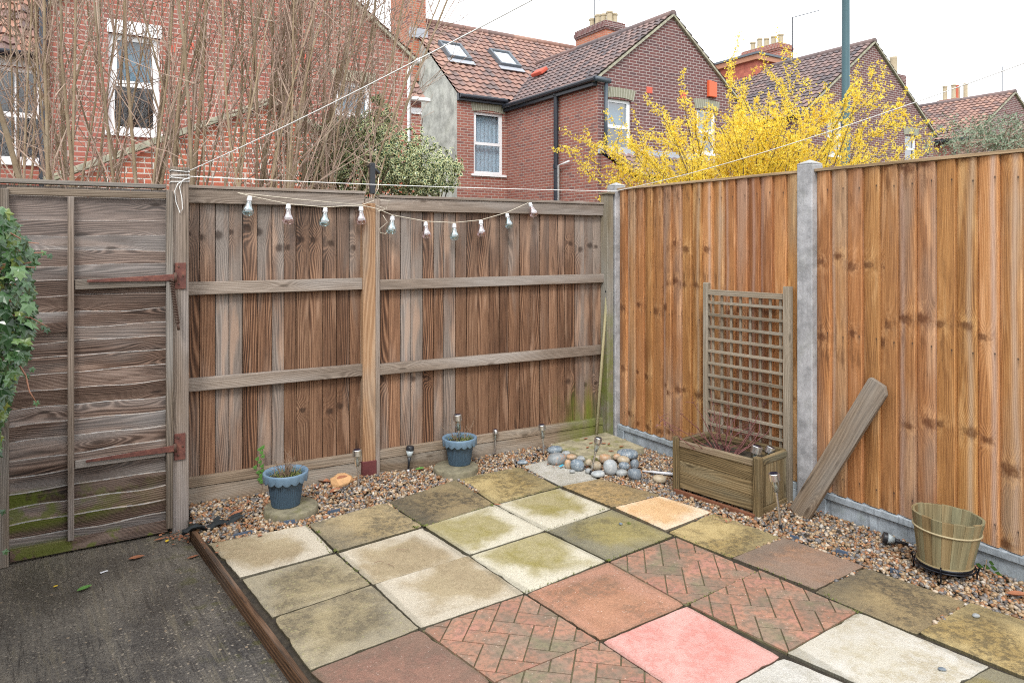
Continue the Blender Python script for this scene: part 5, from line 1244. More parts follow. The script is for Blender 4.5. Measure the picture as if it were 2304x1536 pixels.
for pts in [[(-60, 500), (20, 555), (60, 570), (98, 568)], [(-60, 560), (10, 610), (35, 640), (52, 660)], [(-40, 480), (15, 520), (60, 545), (88, 548)], [(20, 560), (50, 600), (78, 602)], [(-40, 680), (30, 710), (70, 715), (106, 735)], [(30, 800), (58, 845), (66, 880), (82, 905)], [(-30, 590), (30, 598), (70, 590)], [(-50, 620), (0, 660), (40, 690)]]:
    pp = [onD(x, y, 2.12) for x, y in pts]; stems.tube(pp, [.003, .0026, .002, .0014][:len(pp)], 5)
for k in range(14):
    p0 = Vector((-.42, random.uniform(1.2, 3.2), -.1)); p1 = p0 + Vector((-.01, random.uniform(-.4, .4), random.uniform(1.2, 1.7))); twig(stems, p0, p1, .008, .003, 8, .012)
stems.build('stem', plain('ivy_stem', (.30, .14, .085), .6), ivy, smooth=True)

# ================================================================== BEYOND THE FENCES
def brick_mat(name, c1, c2, c3, mortar, dirt=.3, bw=.225, rh=.075):
    g = G(name); uv = g.uv(); s = g.sep(uv)
    wob = g.noise(g.xyz(g.mul(s[0], 3.0), g.mul(s[1], 3.0), 0.0), 1.0, 2, .5)
    t = g.n("ShaderNodeTexBrick"); g.l(uv, t.inputs['Vector']); t.offset = .5; t.squash = 1.0
    t.inputs['Scale'].default_value = 1.0; t.inputs['Brick Width'].default_value = bw; t.inputs['Row Height'].default_value = rh
    t.inputs['Mortar Size'].default_value = .0085; t.inputs['Mortar Smooth'].default_value = .1; t.inputs['Bias'].default_value = 0.0
    t.inputs['Color1'].default_value = (0, 0, 0, 1); t.inputs['Color2'].default_value = (1, 1, 1, 1); t.inputs['Mortar'].default_value = (.5, .5, .5, 1)
    f = g.sep(t.outputs[0])[0]; n = g.noise(uv, 40, 3, .6)
    col = g.ramp(f, [(.0, c3), (.25, c2), (.6, c1), (1.0, c2)])
    col = g.bright(col, g.add(.72, g.mul(n, .55)))
    big = g.noise(uv, .7, 4, .6); col = g.mix(g.mul(g.step(big, .45, .7), dirt), col, tuple(x * .45 for x in c1))
    mo = g.bright(g.mix(n, tuple(x * .7 for x in mortar), mortar), g.add(.75, g.mul(big, .5)))
    g.bump(g.sub(1.0, t.outputs['Fac']), .5, .01)
    return g.done(g.mix(t.outputs['Fac'], col, mo), .85)
M['brick_red'] = brick_mat('brick_red', (.37, .125, .088), (.33, .106, .080), (.26, .093, .075), (.50, .41, .36), .28)
M['brick_brown'] = brick_mat('brick_brown', (.33, .118, .084), (.28, .10, .076), (.19, .083, .074), (.46, .39, .34), .3)
M['brick_bright'] = brick_mat('brick_bright', (.46, .125, .07), (.40, .11, .065), (.30, .09, .06), (.66, .61, .55), .1)
M['brick_dark'] = brick_mat('brick_dark', (.165, .062, .056), (.13, .052, .050), (.10, .048, .050), (.42, .36, .34), .25)
M['brick_orange'] = brick_mat('brick_orange', (.50, .17, .085), (.38, .12, .07), (.13, .06, .06), (.42, .34, .28), .15)
def tile_mat(name, cols):
    g = G(name); s = g.sep(g.uv()); cell = g.xyz(g.m_('FLOOR', s[0]), g.m_('FLOOR', s[1]), 0.0); r = g.white(cell); P = g.pos()
    reg = g.noise(P, .55, 3, .6); t = g.add(g.mul(r, .62), g.mul(g.sub(reg, .3), .9))
    col = g.ramp(t, [(.15 + .7 * i / (len(cols) - 1), c) for i, c in enumerate(cols)]); n = g.noise(P, 9, 4, .65)
    col = g.bright(col, g.add(.65, g.mul(n, .7)))
    low = g.step(g.m_('FRACT', s[1]), .0, .10); col = g.mix(g.mul(g.sub(1.0, low), .45), col, (.035, .03, .03))
    return g.done(col, .75)
M['tile_red'] = tile_mat('tile_red', [(.14, .105, .10), (.22, .135, .115), (.29, .165, .13), (.35, .21, .16)])
M['tile_dark'] = tile_mat('tile_dark', [(.095, .08, .086), (.145, .11, .108), (.19, .13, .12), (.25, .16, .14)])
M['tile_mixed'] = tile_mat('tile_mixed', [(.09, .075, .075), (.20, .11, .09), (.30, .15, .10), (.36, .19, .13)])
M['upvc'] = plain('upvc', (.80, .81, .83), .35, var=.04, sc=3)
M['stone_arch'] = None
g = G('stone_arch'); uv = g.uv(); s = g.sep(uv); f = g.m_('FRACT', g.mul(s[0], 13.3)); n = g.noise(uv, 8, 4, .6)
col = g.mix(n, (.17, .17, .12), (.30, .29, .22)); col = g.mix(g.step(g.m_('ABSOLUTE', g.sub(f, .5)), .36, .46), col, (.42, .40, .34)); M['stone_arch'] = g.done(col, .9)
M['pipe_black'] = plain('pipe_black', (.018, .022, .032), .4)
M['pipe_grey'] = plain('pipe_grey', (.055, .075, .095), .45)
M['curtain'] = plain('curtain', (.80, .80, .83), .9, var=.06, sc=3)
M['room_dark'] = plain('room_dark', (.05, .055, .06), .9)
M['blind'] = plain('blind', (.17, .29, .36), .7, var=.05)
M['lead'] = plain('lead', (.36, .38, .42), .6, var=.15)
M['lead_dark'] = plain('lead_dark', (.12, .14, .16), .6)
M['pot_buff'] = plain('pot_buff', (.42, .35, .24), .8, var=.25, sc=9)
M['pot_terra'] = plain('pot_terra', (.46, .11, .06), .8)
M['tile_hung'] = tile_mat('tile_hung', [(.36, .10, .07), (.42, .12, .08), (.46, .14, .09)])
M['wood_fascia'] = plain('wood_fascia', (.42, .20, .12), .7)
M['alarm'] = plain('alarm', (.75, .13, .05), .5, var=.05)
M['vent_red'] = plain('vent_red', (.55, .10, .06), .7)
M['lamp_green'] = plain('lamp_green', (.045, .105, .125), .4, var=.15, sc=5)

def wall(b, org, ux, nrm_, top, zb, holes=(), dep=.09):
    """top: [(s,z)...] outline; holes (s0,s1,z0,z1)"""
    org = Vector(org); ux = Vector(ux); nrm_ = Vector(nrm_)
    S = sorted(set([s for s, _ in top] + [h[0] for h in holes] + [h[1] for h in holes]))
    ts, tz = [s for s, _ in top], [z_ for _, z_ in top]; zt = lambda s: float(np.interp(s, ts, tz))
    pt = lambda s, z_, d=0: org + ux * s + Vector((0, 0, z_)) - nrm_ * d
    for s0, s1 in zip(S[:-1], S[1:]):
        hs_ = sorted([h for h in holes if h[0] <= s0 + 1e-6 and h[1] >= s1 - 1e-6], key=lambda h: h[2]); z0 = zb
        for h in hs_ + [None]:
            za, zb_ = (h[2], h[2]) if h else (zt(s0), zt(s1))
            b.face([pt(s0, z0), pt(s1, z0), pt(s1, zb_), pt(s0, za)], [(s0, z0), (s1, z0), (s1, zb_), (s0, za)])
            if h: z0 = h[3]
    for a0, a1, z0, z1 in holes:
        for (p, q) in (((a0, z0), (a1, z0)), ((a1, z0), (a1, z1)), ((a1, z1), (a0, z1)), ((a0, z1), (a0, z0))):
            b.face([pt(*p), pt(*p, dep), pt(*q, dep), pt(*q)], [(p[0], p[1]), (p[0] + dep, p[1]), (q[0] + dep, q[1]), (q[0], q[1])])
def pantiles(b, o, e, up, W, Lr, tw=.22, th=.27, seg=5):
    o = Vector(o); e = Vector(e).normalized(); up = Vector(up).normalized(); nr = e.cross(up)
    if nr.z < 0: nr = -nr
    nc = max(1, int(round(W / tw))); tw = W / nc; nrw = max(1, int(round(Lr / th))); th = Lr / nrw
    cols = nc * seg + 1; base = len(b.v); hx = []
    for i in range(cols):
        p = (i % seg) / seg; hx.append(.030 * (math.cos(2 * PI * p) * .6 + .35 * math.sin(2 * PI * p)))
    for r_ in range(nrw):
        for (vv_, lift) in ((0, .035), (1, .0)):
            for i in range(cols): b.v.append(tuple(o + e * (i * tw / seg) + up * ((r_ + vv_) * th) + nr * (hx[i] + lift)))
    for r_ in range(nrw):
        a = base + r_ * 2 * cols
        for i in range(cols - 1):
            b.f.append([a + i, a + i + 1, a + cols + i + 1, a + cols + i]); u0, u1 = (i + .02) / seg, (i + .98) / seg; b.uv.extend([(u0, r_ + .12), (u1, r_ + .12), (u1, r_ + .95), (u0, r_ + .95)])
            if r_ + 1 < nrw:
                c_ = a + 2 * cols; b.f.append([a + cols + i, a + cols + i + 1, c_ + i + 1, c_ + i]); b.uv.extend([(u0, r_ + 1.01), (u1, r_ + 1.01), (u1, r_ + 1.05), (u0, r_ + 1.05)])
def window(parent, org, ux, nrm_, w_, h_, style='sash', inset_=.07, curtain='curtain', name='window', fr=.055):
    """org: bottom left corner on the wall face"""
    org = Vector(org); ux = Vector(ux).normalized(); nrm_ = Vector(nrm_).normalized(); o = org - nrm_ * inset_
    b = MB(); t = .05
    def rail(s0, z0, ls, lz, d=0.0, tt=t): b.frame_box(o + ux * s0 + bz * z0 + nrm_ * d, ux, -nrm_, bz, ls, tt, lz)
    rail(0, 0, fr, h_); rail(w_ - fr, 0, fr, h_); rail(fr, 0, w_ - 2 * fr, fr); rail(fr, h_ - fr, w_ - 2 * fr, fr); rail(fr, h_ * .47, w_ - 2 * fr, fr * 1.1)
    rail(fr, h_ * .47 + fr * 1.1, .03, h_ * .53 - fr * 2.1, .004); rail(w_ - fr - .03, h_ * .47 + fr * 1.1, .03, h_ * .53 - fr * 2.1, .004)
    if style == 'bars': rail(w_ / 2 - .012, fr, .024, h_ * .47 - fr, .006); rail(w_ / 2 - .012, h_ * .47 + fr * 1.1, .024, h_ * .53 - fr * 2.1, .006)
    win = b.build(name, M['upvc'], parent)
    b = MB(); g0 = o - nrm_ * .03; b.face([g0 + ux * .03 + bz * .03, g0 + ux * (w_ - .03) + bz * .03, g0 + ux * (w_ - .03) + bz * (h_ - .03), g0 + ux * .03 + bz * (h_ - .03)]); b.build('pane', M['window_glass'], win)
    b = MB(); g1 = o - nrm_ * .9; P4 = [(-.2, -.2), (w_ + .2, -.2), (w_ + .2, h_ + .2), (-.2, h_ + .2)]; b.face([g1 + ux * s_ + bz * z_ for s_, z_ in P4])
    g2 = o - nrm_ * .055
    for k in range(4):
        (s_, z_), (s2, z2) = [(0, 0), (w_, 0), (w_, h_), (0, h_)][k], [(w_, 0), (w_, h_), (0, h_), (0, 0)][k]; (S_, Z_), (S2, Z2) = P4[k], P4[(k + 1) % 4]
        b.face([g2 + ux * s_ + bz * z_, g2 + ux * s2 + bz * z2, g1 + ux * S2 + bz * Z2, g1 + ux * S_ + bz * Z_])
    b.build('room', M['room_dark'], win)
    if curtain:
        b = MB(); n = 60; z0, z1 = (fr, h_ - fr) if curtain == 'curtain' else (h_ * .5, h_ - fr); g3 = o - nrm_ * .16; k0 = len(b.v)
        for i in range(n + 1):
            s_ = .02 + (w_ - .04) * i / n; d = .02 * math.sin(i * .75) if curtain == 'curtain' else 0
            for z_ in (z0, z1): b.v.append(tuple(g3 + ux * s_ + bz * z_ + nrm_ * d))
        for i in range(n): a = k0 + i * 2; b.f.append([a, a + 2, a + 3, a + 1]); b.uv.extend([(0, 0)] * 4)
        b.build('curtain' if curtain == 'curtain' else 'blind', M[curtain], win, smooth=True)
    b = MB(); b.frame_box(org - ux * .09 + nrm_ * .05 - bz * .07, ux, -nrm_, bz, w_ + .18, .11, .068); b.build('sill', M['upvc'] , win)
    return win
def arch(parent, org, ux, nrm_, w_, rise, hgt, mat='stone_arch'):
    org = Vector(org); ux = Vector(ux); nrm_ = Vector(nrm_); b = MB(); n = 14; k0 = len(b.v); fl = .07
    for i in range(n + 1):
        t = i / n; s_ = t * w_; a = rise * 4 * t * (1 - t)
        for z_, sp_ in ((a, 0), (a * .6 + hgt, (t - .5) * 2 * fl)): b.v.append(tuple(org + ux * (s_ + sp_) + bz * z_ + nrm_ * .012))
    for i in range(n):
        a = k0 + i * 2; b.f.append([a, a + 2, a + 3, a + 1]); b.uv.extend([(i / n * w_, 0), ((i + 1) / n * w_, 0), ((i + 1) / n * w_, hgt), (i / n * w_, hgt)])
    b.face([org - nrm_ * .09, org + ux * w_ - nrm_ * .09] + [org + ux * w_ * (1 - i / n) + bz * rise * 4 * (i / n) * (1 - i / n) + nrm_ * .012 for i in range(n + 1)][::1][:0] or [org, org + ux * w_, org + ux * w_ * .5])
    return b.build('window_arch', M[mat], parent)
def gutter(b, p, q, r_=.06): b.tube([p, q], r_, 8)
def chimney(parent, x0, x1, y0, y1, z0, z1, pots, mat='brick_orange', pmat=None, cap=True):
    b = MB()
    for (o_, u_, n_2, w_) in (((x0, y0, 0), (1, 0, 0), (0, -1, 0), x1 - x0), ((x1, y0, 0), (0, 1, 0), (1, 0, 0), y1 - y0), ((x1, y1, 0), (-1, 0, 0), (0, 1, 0), x1 - x0), ((x0, y1, 0), (0, -1, 0), (-1, 0, 0), y1 - y0)):
        wall(b, o_, u_, n_2, [(0, z1), (w_, z1)], z0)
    st = b.build('chimney', M[mat], parent)
    if cap:
        b = MB()
        for k, (gr, za, zb_) in enumerate(((.04, z1 - .30, z1 - .22), (.07, z1 - .22, z1 - .10), (.035, z1 - .10, z1 + .02))):
            b.b2(x0 - gr, x1 + gr, y0 - gr, y1 + gr, za, zb_)
        b.build('chimney_cap', M['brick_dark' if mat == 'brick_orange' else mat], st)
        b = MB(); b.b2(x0 + .03, x1 - .03, y0 + .03, y1 - .03, z1 + .021, z1 + .06); b.build('mortar_bed', M['mortar_coping'], st)
    for i, (px_, py_, hh, m) in enumerate(pots):
        b = MB(); r_ = .13; b.lathe([(r_ * .95, 0), (r_ * .85, .06), (r_ * .82, hh - .08), (r_ * 1.0, hh - .06), (r_ * 1.0, hh), (r_ * .75, hh), (r_ * .7, hh - .1)], 16, (px_, py_, z1 + .04)); b.build('chimney_pot', M[m], st, smooth=True, auto=40)
    return st
def wing(root, x0, x1, yf, yb, ze, za, brick_f, brick_s, tile, holes=(), over=.16, sholes=()):
    xm = (x0 + x1) / 2; h_ = (x1 - x0) / 2; dz = (za - ze); Ls = math.hypot(h_, dz); ov = .16
    b = MB(); wall(b, (x0, yf, 0), (1, 0, 0), (0, -1, 0), [(0, ze), (h_, za), (2 * h_, ze)], -.1, holes); gw = b.build('gable_wall', M[brick_f], root)
    b = MB(); wall(b, (x0, yb, 0), (0, -1, 0), (-1, 0, 0), [(0, ze), (yb - yf, ze)], -.1, sholes); b.build('side_wall', M[brick_s], root)
    b = MB(); wall(b, (x1, yf, 0), (0, 1, 0), (1, 0, 0), [(0, ze), (yb - yf, ze)], -.1); b.build('side_wall', M[brick_s], root)
    rf = MB(); sl = dz / h_; e_ = ov
    L2 = Ls * (1 + e_ / h_)
    pantiles(rf, (x0 - e_, yb + 2.2, ze - e_ * sl + .04), (0, -1, 0), (h_, 0, dz), yb + 2.2 - yf + over * .4, L2)
    r_ = rf.build('roof', M[tile], root, smooth=False)
    rf = MB(); pantiles(rf, (x1 + e_, yf - over * .4, ze - e_ * sl + .04), (0, 1, 0), (-h_, 0, dz), yb + 2.2 - yf + over * .4, L2); rf.build('roof', M[tile], root)
    b = MB(); b.tube([(xm, yf - over * .45, za + .03), (xm, yb + 2.2, za + .03)], .105, 10); b.build('ridge', M['tile_dark'], r_, smooth=True)
    for sx in (-1, 1):    # mortar verge on the gable
        b = MB(); p = Vector((xm + sx * (h_ + e_), yf - .03, ze - e_ * sl + .0)); q = Vector((xm, yf - .03, za + .0)); b.bar(p, q, .05, .09, (0, 1, 0)); b.build('verge', M['mortar_coping'], root)
    return gw, r_

# ---------------------------------------------------------------- left brick house
house = thing('brick_house', 'red brick house with a steep gable behind the bare thicket, nearest on the left', 'house', (2.6, 13, 0))
Y1 = 12.3; X0, X1 = onY(112, 300, Y1).x, onY(925, 130, Y1).x; ze1 = onY(925, 130, Y1).z
def hole(px0, py0, px1, py1, Y, x0):
    a, c = onY(px0, (py0 + py1) / 2, Y), onY(px1, (py0 + py1) / 2, Y); zt_ = onY((px0 + px1) / 2, py0, Y).z; zb_ = onY((px0 + px1) / 2, py1, Y).z
    return (a.x - x0, c.x - x0, zb_, zt_)
h1 = hole(244, 80, 360, 298, Y1, X0); h2 = hole(750, 184, 838, 330, Y1, X0)
wing(house, X0, X1, Y1, 16.0, ze1, ze1 + (X1 - X0) / 2 * .74, 'brick_red', 'brick_red', 'tile_red', [h1, h2])
window(house, (X0 + h1[0], Y1, h1[2]), (1, 0, 0), (0, -1, 0), h1[1] - h1[0], h1[3] - h1[2], fr=.085, curtain='blind')
window(house, (X0 + h2[0], Y1, h2[2]), (1, 0, 0), (0, -1, 0), h2[1] - h2[0], h2[3] - h2[2], fr=.075, curtain='blind')
b = MB(); b.b2(X0 + h1[0] - .02, X0 + h1[1] + .02, Y1 - .012, Y1 + .03, h1[3] - .0, h1[3] + .20); b.build('lintel', M['render_white'], house)
b = MB(); b.b2(X0 + h2[0] - .06, X0 + h2[1] + .06, Y1 - .010, Y1 + .03, h2[3] + .002, h2[3] + .20); b.build('lintel', M['mortar_coping'], house)
for (px, py) in [(424, 104), (690, 130), (384, 110)]:
    p = onY(px, py, Y1); b = MB(); b.b2(p.x - .08, p.x + .08, Y1 - .006, Y1 + .01, p.z - .05, p.z + .06); b.build('air_brick', M['vent_red'], house)
b = MB(); p = onY(109, 300, Y1); b.tube([(p.x - .06, Y1 - .08, -.1), (p.x - .06, Y1 - .08, ze1 + .05)], .055, 10); b.build('downpipe', M['pipe_black'], house, smooth=True)
b = MB(); b.tube([(X1 - .07, Y1 - .06, -.1), (X1 - .07, Y1 - .06, ze1 - .25), (X1 + .06, Y1 + .02, ze1 - .12)], .032, 8); b.build('downpipe', M['upvc'], house, smooth=True)
b = MB(); b.tube([(X1 + .1, Y1 - .16, ze1 - .07), (X1 + .1, Y1 + 3.6, ze1 - .07)], .055, 10); b.build('gutter', M['upvc'], house, smooth=True)
# left rear range: windows below a tiled roof
YL = 14.2; hl = hole(-34, 150, 100, 362, YL, -7.0)
zeL = onY(50, 128, YL).z
b = MB(); wall(b, (-7.0, YL, 0), (1, 0, 0), (0, -1, 0), [(0, zeL), (X0 + 7.2, zeL)], -.1, [hl]); b.build('rear_wall', M['brick_red'], house)
window(house, (-7 + hl[0], YL, hl[2]), (1, 0, 0), (0, -1, 0), hl[1] - hl[0], hl[3] - hl[2], 'bars', fr=.075, curtain=None)
b = MB(); b.b2(-7 + hl[0] - .06, -7 + hl[1] + .06, YL - .014, YL + .03, hl[3] + .002, hl[3] + .20); b.build('lintel', M['render_white'], house)
b = MB(); pantiles(b, (-7, YL - .15, zeL), (1, 0, 0), (0, 1, .95), 7.2, 5.5); b.build('roof', M['tile_mixed'], house)
b = MB(); b.tube([(-7, YL - .2, zeL), (X0 + .1, YL - .2, zeL)], .06, 8); b.build('gutter', M['pipe_black'], house, smooth=True)
# right rear range
YR = 15.6; xr = 7.22; zr = onY(945, 228, YR).z
b = MB(); wall(b, (X1 - .2, YR, 0), (1, 0, 0), (0, -1, 0), [(0, zr - .1), (xr - X1 + .2, zr - .1)], -.1); wall(b, (xr, YR, 0), (0, 1, 0), (1, 0, 0), [(0, zr), (1.8, zr + 1.7), (1.81, 0)], -.1); b.build('rear_wall', M['brick_red'], house)
b = MB(); pantiles(b, (X1 - .2, YR - .15, zr), (1, 0, 0), (0, 1, .95), xr - X1 + .25, 2.4); b.build('roof', M['tile_red'], house)
b = MB(); b.tube([(X1 - .2, YR - .2, zr), (xr + .12, YR - .2, zr)], .055, 8); b.b2(X1 - .2, xr, YR - .03, YR - .004, zr - .32, zr - .18); b.build('gutter', M['upvc'], house)

# outhouse gable with stone coping in front of it
YO = 11.2; oh = thing('outhouse', 'low brick outhouse gable with stone coping in front of the left house', 'outhouse', (2.6, YO, 0))
pa, pb_, pc = onY(130, 405, YO), onY(607, 228, YO), onY(640, 245, YO); xe = pb_.x * 2 - pa.x
b = MB(); wall(b, (pa.x - .1, YO, 0), (1, 0, 0), (0, -1, 0), [(0, pa.z - .1), (pb_.x - pa.x + .1, pb_.z - .07), (xe - pa.x + .2, pa.z - .1)], -.1)
wall(b, (pa.x - .1, Y1 - .05, 0), (0, -1, 0), (-1, 0, 0), [(0, pa.z - .12), (Y1 - YO - .05, pa.z - .12)], -.1); b.build('gable_wall', M['brick_bright'], oh)
for q in (Vector((pa.x - .15, YO, pa.z - .02)), Vector((xe + .15, YO, pa.z - .02))):
    b = MB(); top_ = Vector((pb_.x, YO, pb_.z)); b.bar(q, top_, .20, .085, (0, 0, 1)); b.build('coping', M['mortar_coping'], oh, bevel=.006)
b = MB(); pantiles(b, (pa.x, Y1 - .02, pa.z - .1), (0, -1, 0), (pb_.x - pa.x, 0, pb_.z - pa.z), Y1 - YO - .1, (pb_ - pa).length); pantiles(b, (xe, YO + .05, pa.z - .1), (0, 1, 0), (pb_.x - xe, 0, pb_.z - pa.z), Y1 - YO - .1, (pb_ - pa).length); b.build('roof', M['tile_red'], oh)

# ---------------------------------------------------------------- middle house
mh = thing('brick_house', 'middle brick house with two skylights in its red roof and a grey rendered end', 'house', (13, 17, 0))
YG = 13.5; XW = onY(1345, 168, YG).x; YM = 17.7; XA = onY(1028, 210, YM).x; XE = 17.9
YRG, ZRG = 21.2, 8.66; zeM = 5.70
g1 = hole(1365, 224, 1421, 346, YG, XW); g2 = hole(1568, 248, 1612, 345, YG, XW)
zeW, zaW = 5.52, 7.42
wing(mh, XW, 15.86, YG, YM, zeW, zaW, 'brick_dark', 'brick_brown', 'tile_dark', [g1, g2])
for k, gg in enumerate((g1, g2)):
    window(mh, (XW + gg[0], YG, gg[2]), (1, 0, 0), (0, -1, 0), gg[1] - gg[0], gg[3] - gg[2], fr=.075, curtain='blind'); arch(mh, (XW + gg[0] - .06, YG, gg[3] + .0), (1, 0, 0), (0, -1, 0), gg[1] - gg[0] + .12, .05, .26)
w1 = hole(1066, 254, 1132, 392, YM, XA)
b = MB(); wall(b, (XA, YM, 0), (1, 0, 0), (0, -1, 0), [(0, zeM), (XE - XA, zeM)], -.1, [w1]); b.build('front_wall', M['brick_brown'], mh)
window(mh, (XA + w1[0], YM, w1[2]), (1, 0, 0), (0, -1, 0), w1[1] - w1[0], w1[3] - w1[2], fr=.075); arch(mh, (XA + w1[0] - .05, YM, w1[3]), (1, 0, 0), (0, -1, 0), w1[1] - w1[0] + .1, .06, .30)
b = MB(); wall(b, (XA, 2 * YRG - YM, 0), (0, -1, 0), (-1, 0, 0), [(0, zeM), (YRG - YM, ZRG - .05), (2 * (YRG - YM), zeM)], -.1); b.build('rendered_wall', M['render_grey'], mh)
b = MB(); wall(b, (XE, YM, 0), (0, 1, 0), (1, 0, 0), [(0, zeM), (YRG - YM, ZRG), (2 * (YRG - YM), zeM)], -.1); wall(b, (XE, 2 * YRG - YM, 0), (-1, 0, 0), (0, 1, 0), [(0, zeM), (XE - XA, zeM)], -.1); b.build('rear_wall', M['brick_brown'], mh)
upv = Vector((0, YRG - YM, ZRG - zeM)); Lm = upv.length + .2; upn = upv.normalized()
b = MB(); pantiles(b, Vector((XA - .03, YM, zeM)) - upn * .2 + bz * .05, (1, 0, 0), upn, XE - XA + .06, Lm, .23, .275); rf_ = b.build('roof', M['tile_red'], mh)
b = MB(); dn = Vector((0, -(YRG - YM), ZRG - zeM)).normalized(); pantiles(b, Vector((XE, 2 * YRG - YM, zeM)) - dn * .2 + bz * .05, (-1, 0, 0), dn, XE - XA, Lm, .23, .275); b.build('roof', M['tile_red'], mh)
b = MB(); b.tube([(XA, YRG, ZRG + .06), (XE, YRG, ZRG + .06)], .11, 10); b.build('ridge', M['tile_red'], rf_, smooth=True)
nr_ = Vector((0, -upn.z, upn.y))
def roofpt(px, py):
    d = Vector(ray(px, py)); o_ = Vector((0, 0, EYE)); P0 = Vector((XA, YM, zeM + .09)); t = (P0 - o_).dot(nr_) / d.dot(nr_); return o_ + d * t
for k, (q0, q1) in enumerate((((1022, 120), 0), ((1134, 137), 0))):
    c = roofpt(*q0); b = MB(); sw, sh = .78, 1.0
    o_ = c - Vector((1, 0, 0)) * sw / 2 - upn * sh / 2
    for (s0, u0, ls, lu) in ((0, 0, sw, .07), (0, sh - .07, sw, .07), (0, .07, .07, sh - .14), (sw - .07, .07, .07, sh - .14)): b.frame_box(o_ + Vector((s0, 0, 0)) + upn * u0, (1, 0, 0), upn, nr_, ls, lu, .14)
    s_ = b.build('skylight', M['lead_dark'], mh)
    b = MB(); b.frame_box(o_ + Vector((.07, 0, 0)) + upn * .07 + nr_ * .09, (1, 0, 0), upn, nr_, sw - .14, sh - .14, .012); g = None
    b.build('pane', M['sky_glass'] if 'sky_glass' in M else M.setdefault('sky_glass', plain('sky_glass', (.93, .95, .97), .06, 1.0, var=.01)), s_)
    b = MB(); b.frame_box(o_ - Vector((.06, 0, 0)) - upn * .22 + nr_ * .03, (1, 0, 0), upn, nr_, sw + .12, .22, .02); b.build('flashing', M['lead'], s_)
_n = Vector((-(zaW - zeW), 0, (15.86 - XW) / 2)).normalized(); _d = Vector(ray(1197, 176)); _o = Vector((0, 0, EYE)); p = _o + _d * ((Vector((XW, YG, zeW + .12)) - _o).dot(_n) / _d.dot(_n))
b = MB(); b.frame_box(p, (0, -1, 0), Vector((_n.z, 0, -_n.x)), _n, .55, .30, .12); b.build('roof_vent', M['vent_red'], mh, bevel=.03)
b = MB(); gutter(b, (XA + .02, YM - .16, zeM - .10), (XW - .1, YM - .16, zeM - .10)); b.b2(XA, XW, YM - .12, YM - .003, zeM - .22, zeM - .02); b.build('gutter', M['pipe_black'], mh)
b = MB(); gutter(b, (XW - .17, YM - .1, zeW - .08), (XW - .17, YG - .1, zeW - .08)); b.b2(XW - .13, XW - .003, YG + .02, YM, zeW - .22, zeW - .02); b.build('gutter', M['pipe_black'], mh)
b = MB(); b.tube([(XW - .17, YG - .12, zeW - .08), (XW + .28, YG - .12, zeW - .10)], .065, 8); b.tube([(XW + .18, YG - .10, zeW - .12), (XW + .18, YG - .08, 3.55)], .045, 8); b.build('downpipe', M['pipe_grey'], mh, smooth=True)
q = onX(1251, 300, XW - .08); b = MB(); b.tube([(q.x, q.y, -.1), (q.x, q.y, onX(1251, 206, q.x).z)], .065, 10); zc = onX(1251, 208, q.x).z
for z_ in (zc, zc - 1.9): b.tube([(q.x, q.y, z_ - .09), (q.x, q.y, z_ + .02)], .085, 10)
b.build('soil_pipe', M['pipe_black'], mh, smooth=True, auto=40)
q = onX(1257, 372, XW - .08); b = MB(); b.tube([(q.x, q.y, -.1), q, (q.x, q.y - .45, q.z + .06)], .028, 8); b.build('waste_pipe', M['upvc'], mh, smooth=True)
for (px, py) in [(1461, 203), (1537, 215)]:
    p = onY(px, py, YG); b = MB(); b.b2(p.x - .10, p.x + .10, YG - .008, YG + .01, p.z - .08, p.z + .08); b.build('air_brick', M['vent_red'], mh)
p = onY(1599, 203, YG); b = MB(); b.prism([(-.15, -.2), (.15, -.2), (.15, .2), (-.15, .24)], (p.x, YG, p.z), (1, 0, 0), (0, 0, 1), (0, -1, 0), .10); b.build('alarm_box', M['alarm'], mh, bevel=.015)
chimney(mh, 8.95, 9.50, 20.2, 21.7, 6.5, 11.6, [], cap=False)
b = MB(); b.b2(8.93, 9.54, 20.14, 20.198, 7.82, 8.12); b.build('flashing', M['lead'], mh)
chimney(mh, 16.7, 17.6, 20.2, 21.97, 7.6, 9.6, [(17.1, 20.45 + .34 * i, .42 + (.06 if i == 2 else 0), 'pot_buff') for i in range(4)] + [(17.38, 20.5, .40, 'pot_buff')])
b = MB(); x_, y_ = 17.0, 21.2; b.tube([(x_, y_, 9.6), (x_, y_, 11.0)], .015, 5); b.tube([(x_ - .5, y_ - .3, 10.62), (x_ + .5, y_ + .3, 10.85)], .012, 4)
for k in range(5): b.tube([(x_ - .45 + k * .2 + .08, y_ - .25 + k * .12 - .12, 10.64 + k * .045), (x_ - .45 + k * .2 - .08, y_ - .25 + k * .12 + .12, 10.64 + k * .045)], .006, 3)
b.build('aerial', M['black_iron'], mh)
# lean-to of the wing
b = MB(); xl0 = XW + .05; pantiles(b, (xl0, 12.2, 3.02), (1, 0, 0), (0, 1.3, .70), 4.7, 1.46); b.build('lean_to_roof', M['tile_dark'], mh)
b = MB(); wall(b, (xl0 + .05, 12.3, 0), (1, 0, 0), (0, -1, 0), [(0, 3.0), (4.6, 3.0)], -.1); wall(b, (xl0 + .05, 13.5, 0), (0, -1, 0), (-1, 0, 0), [(0, 3.66), (1.2, 3.0)], -.1); b.build('lean_to_wall', M['brick_brown'], mh)
b = MB(); b.b2(XW, xl0 + 4.75, YG - .02, YG - .004, 3.66, 3.86); b.build('flashing', M['lead'], mh)

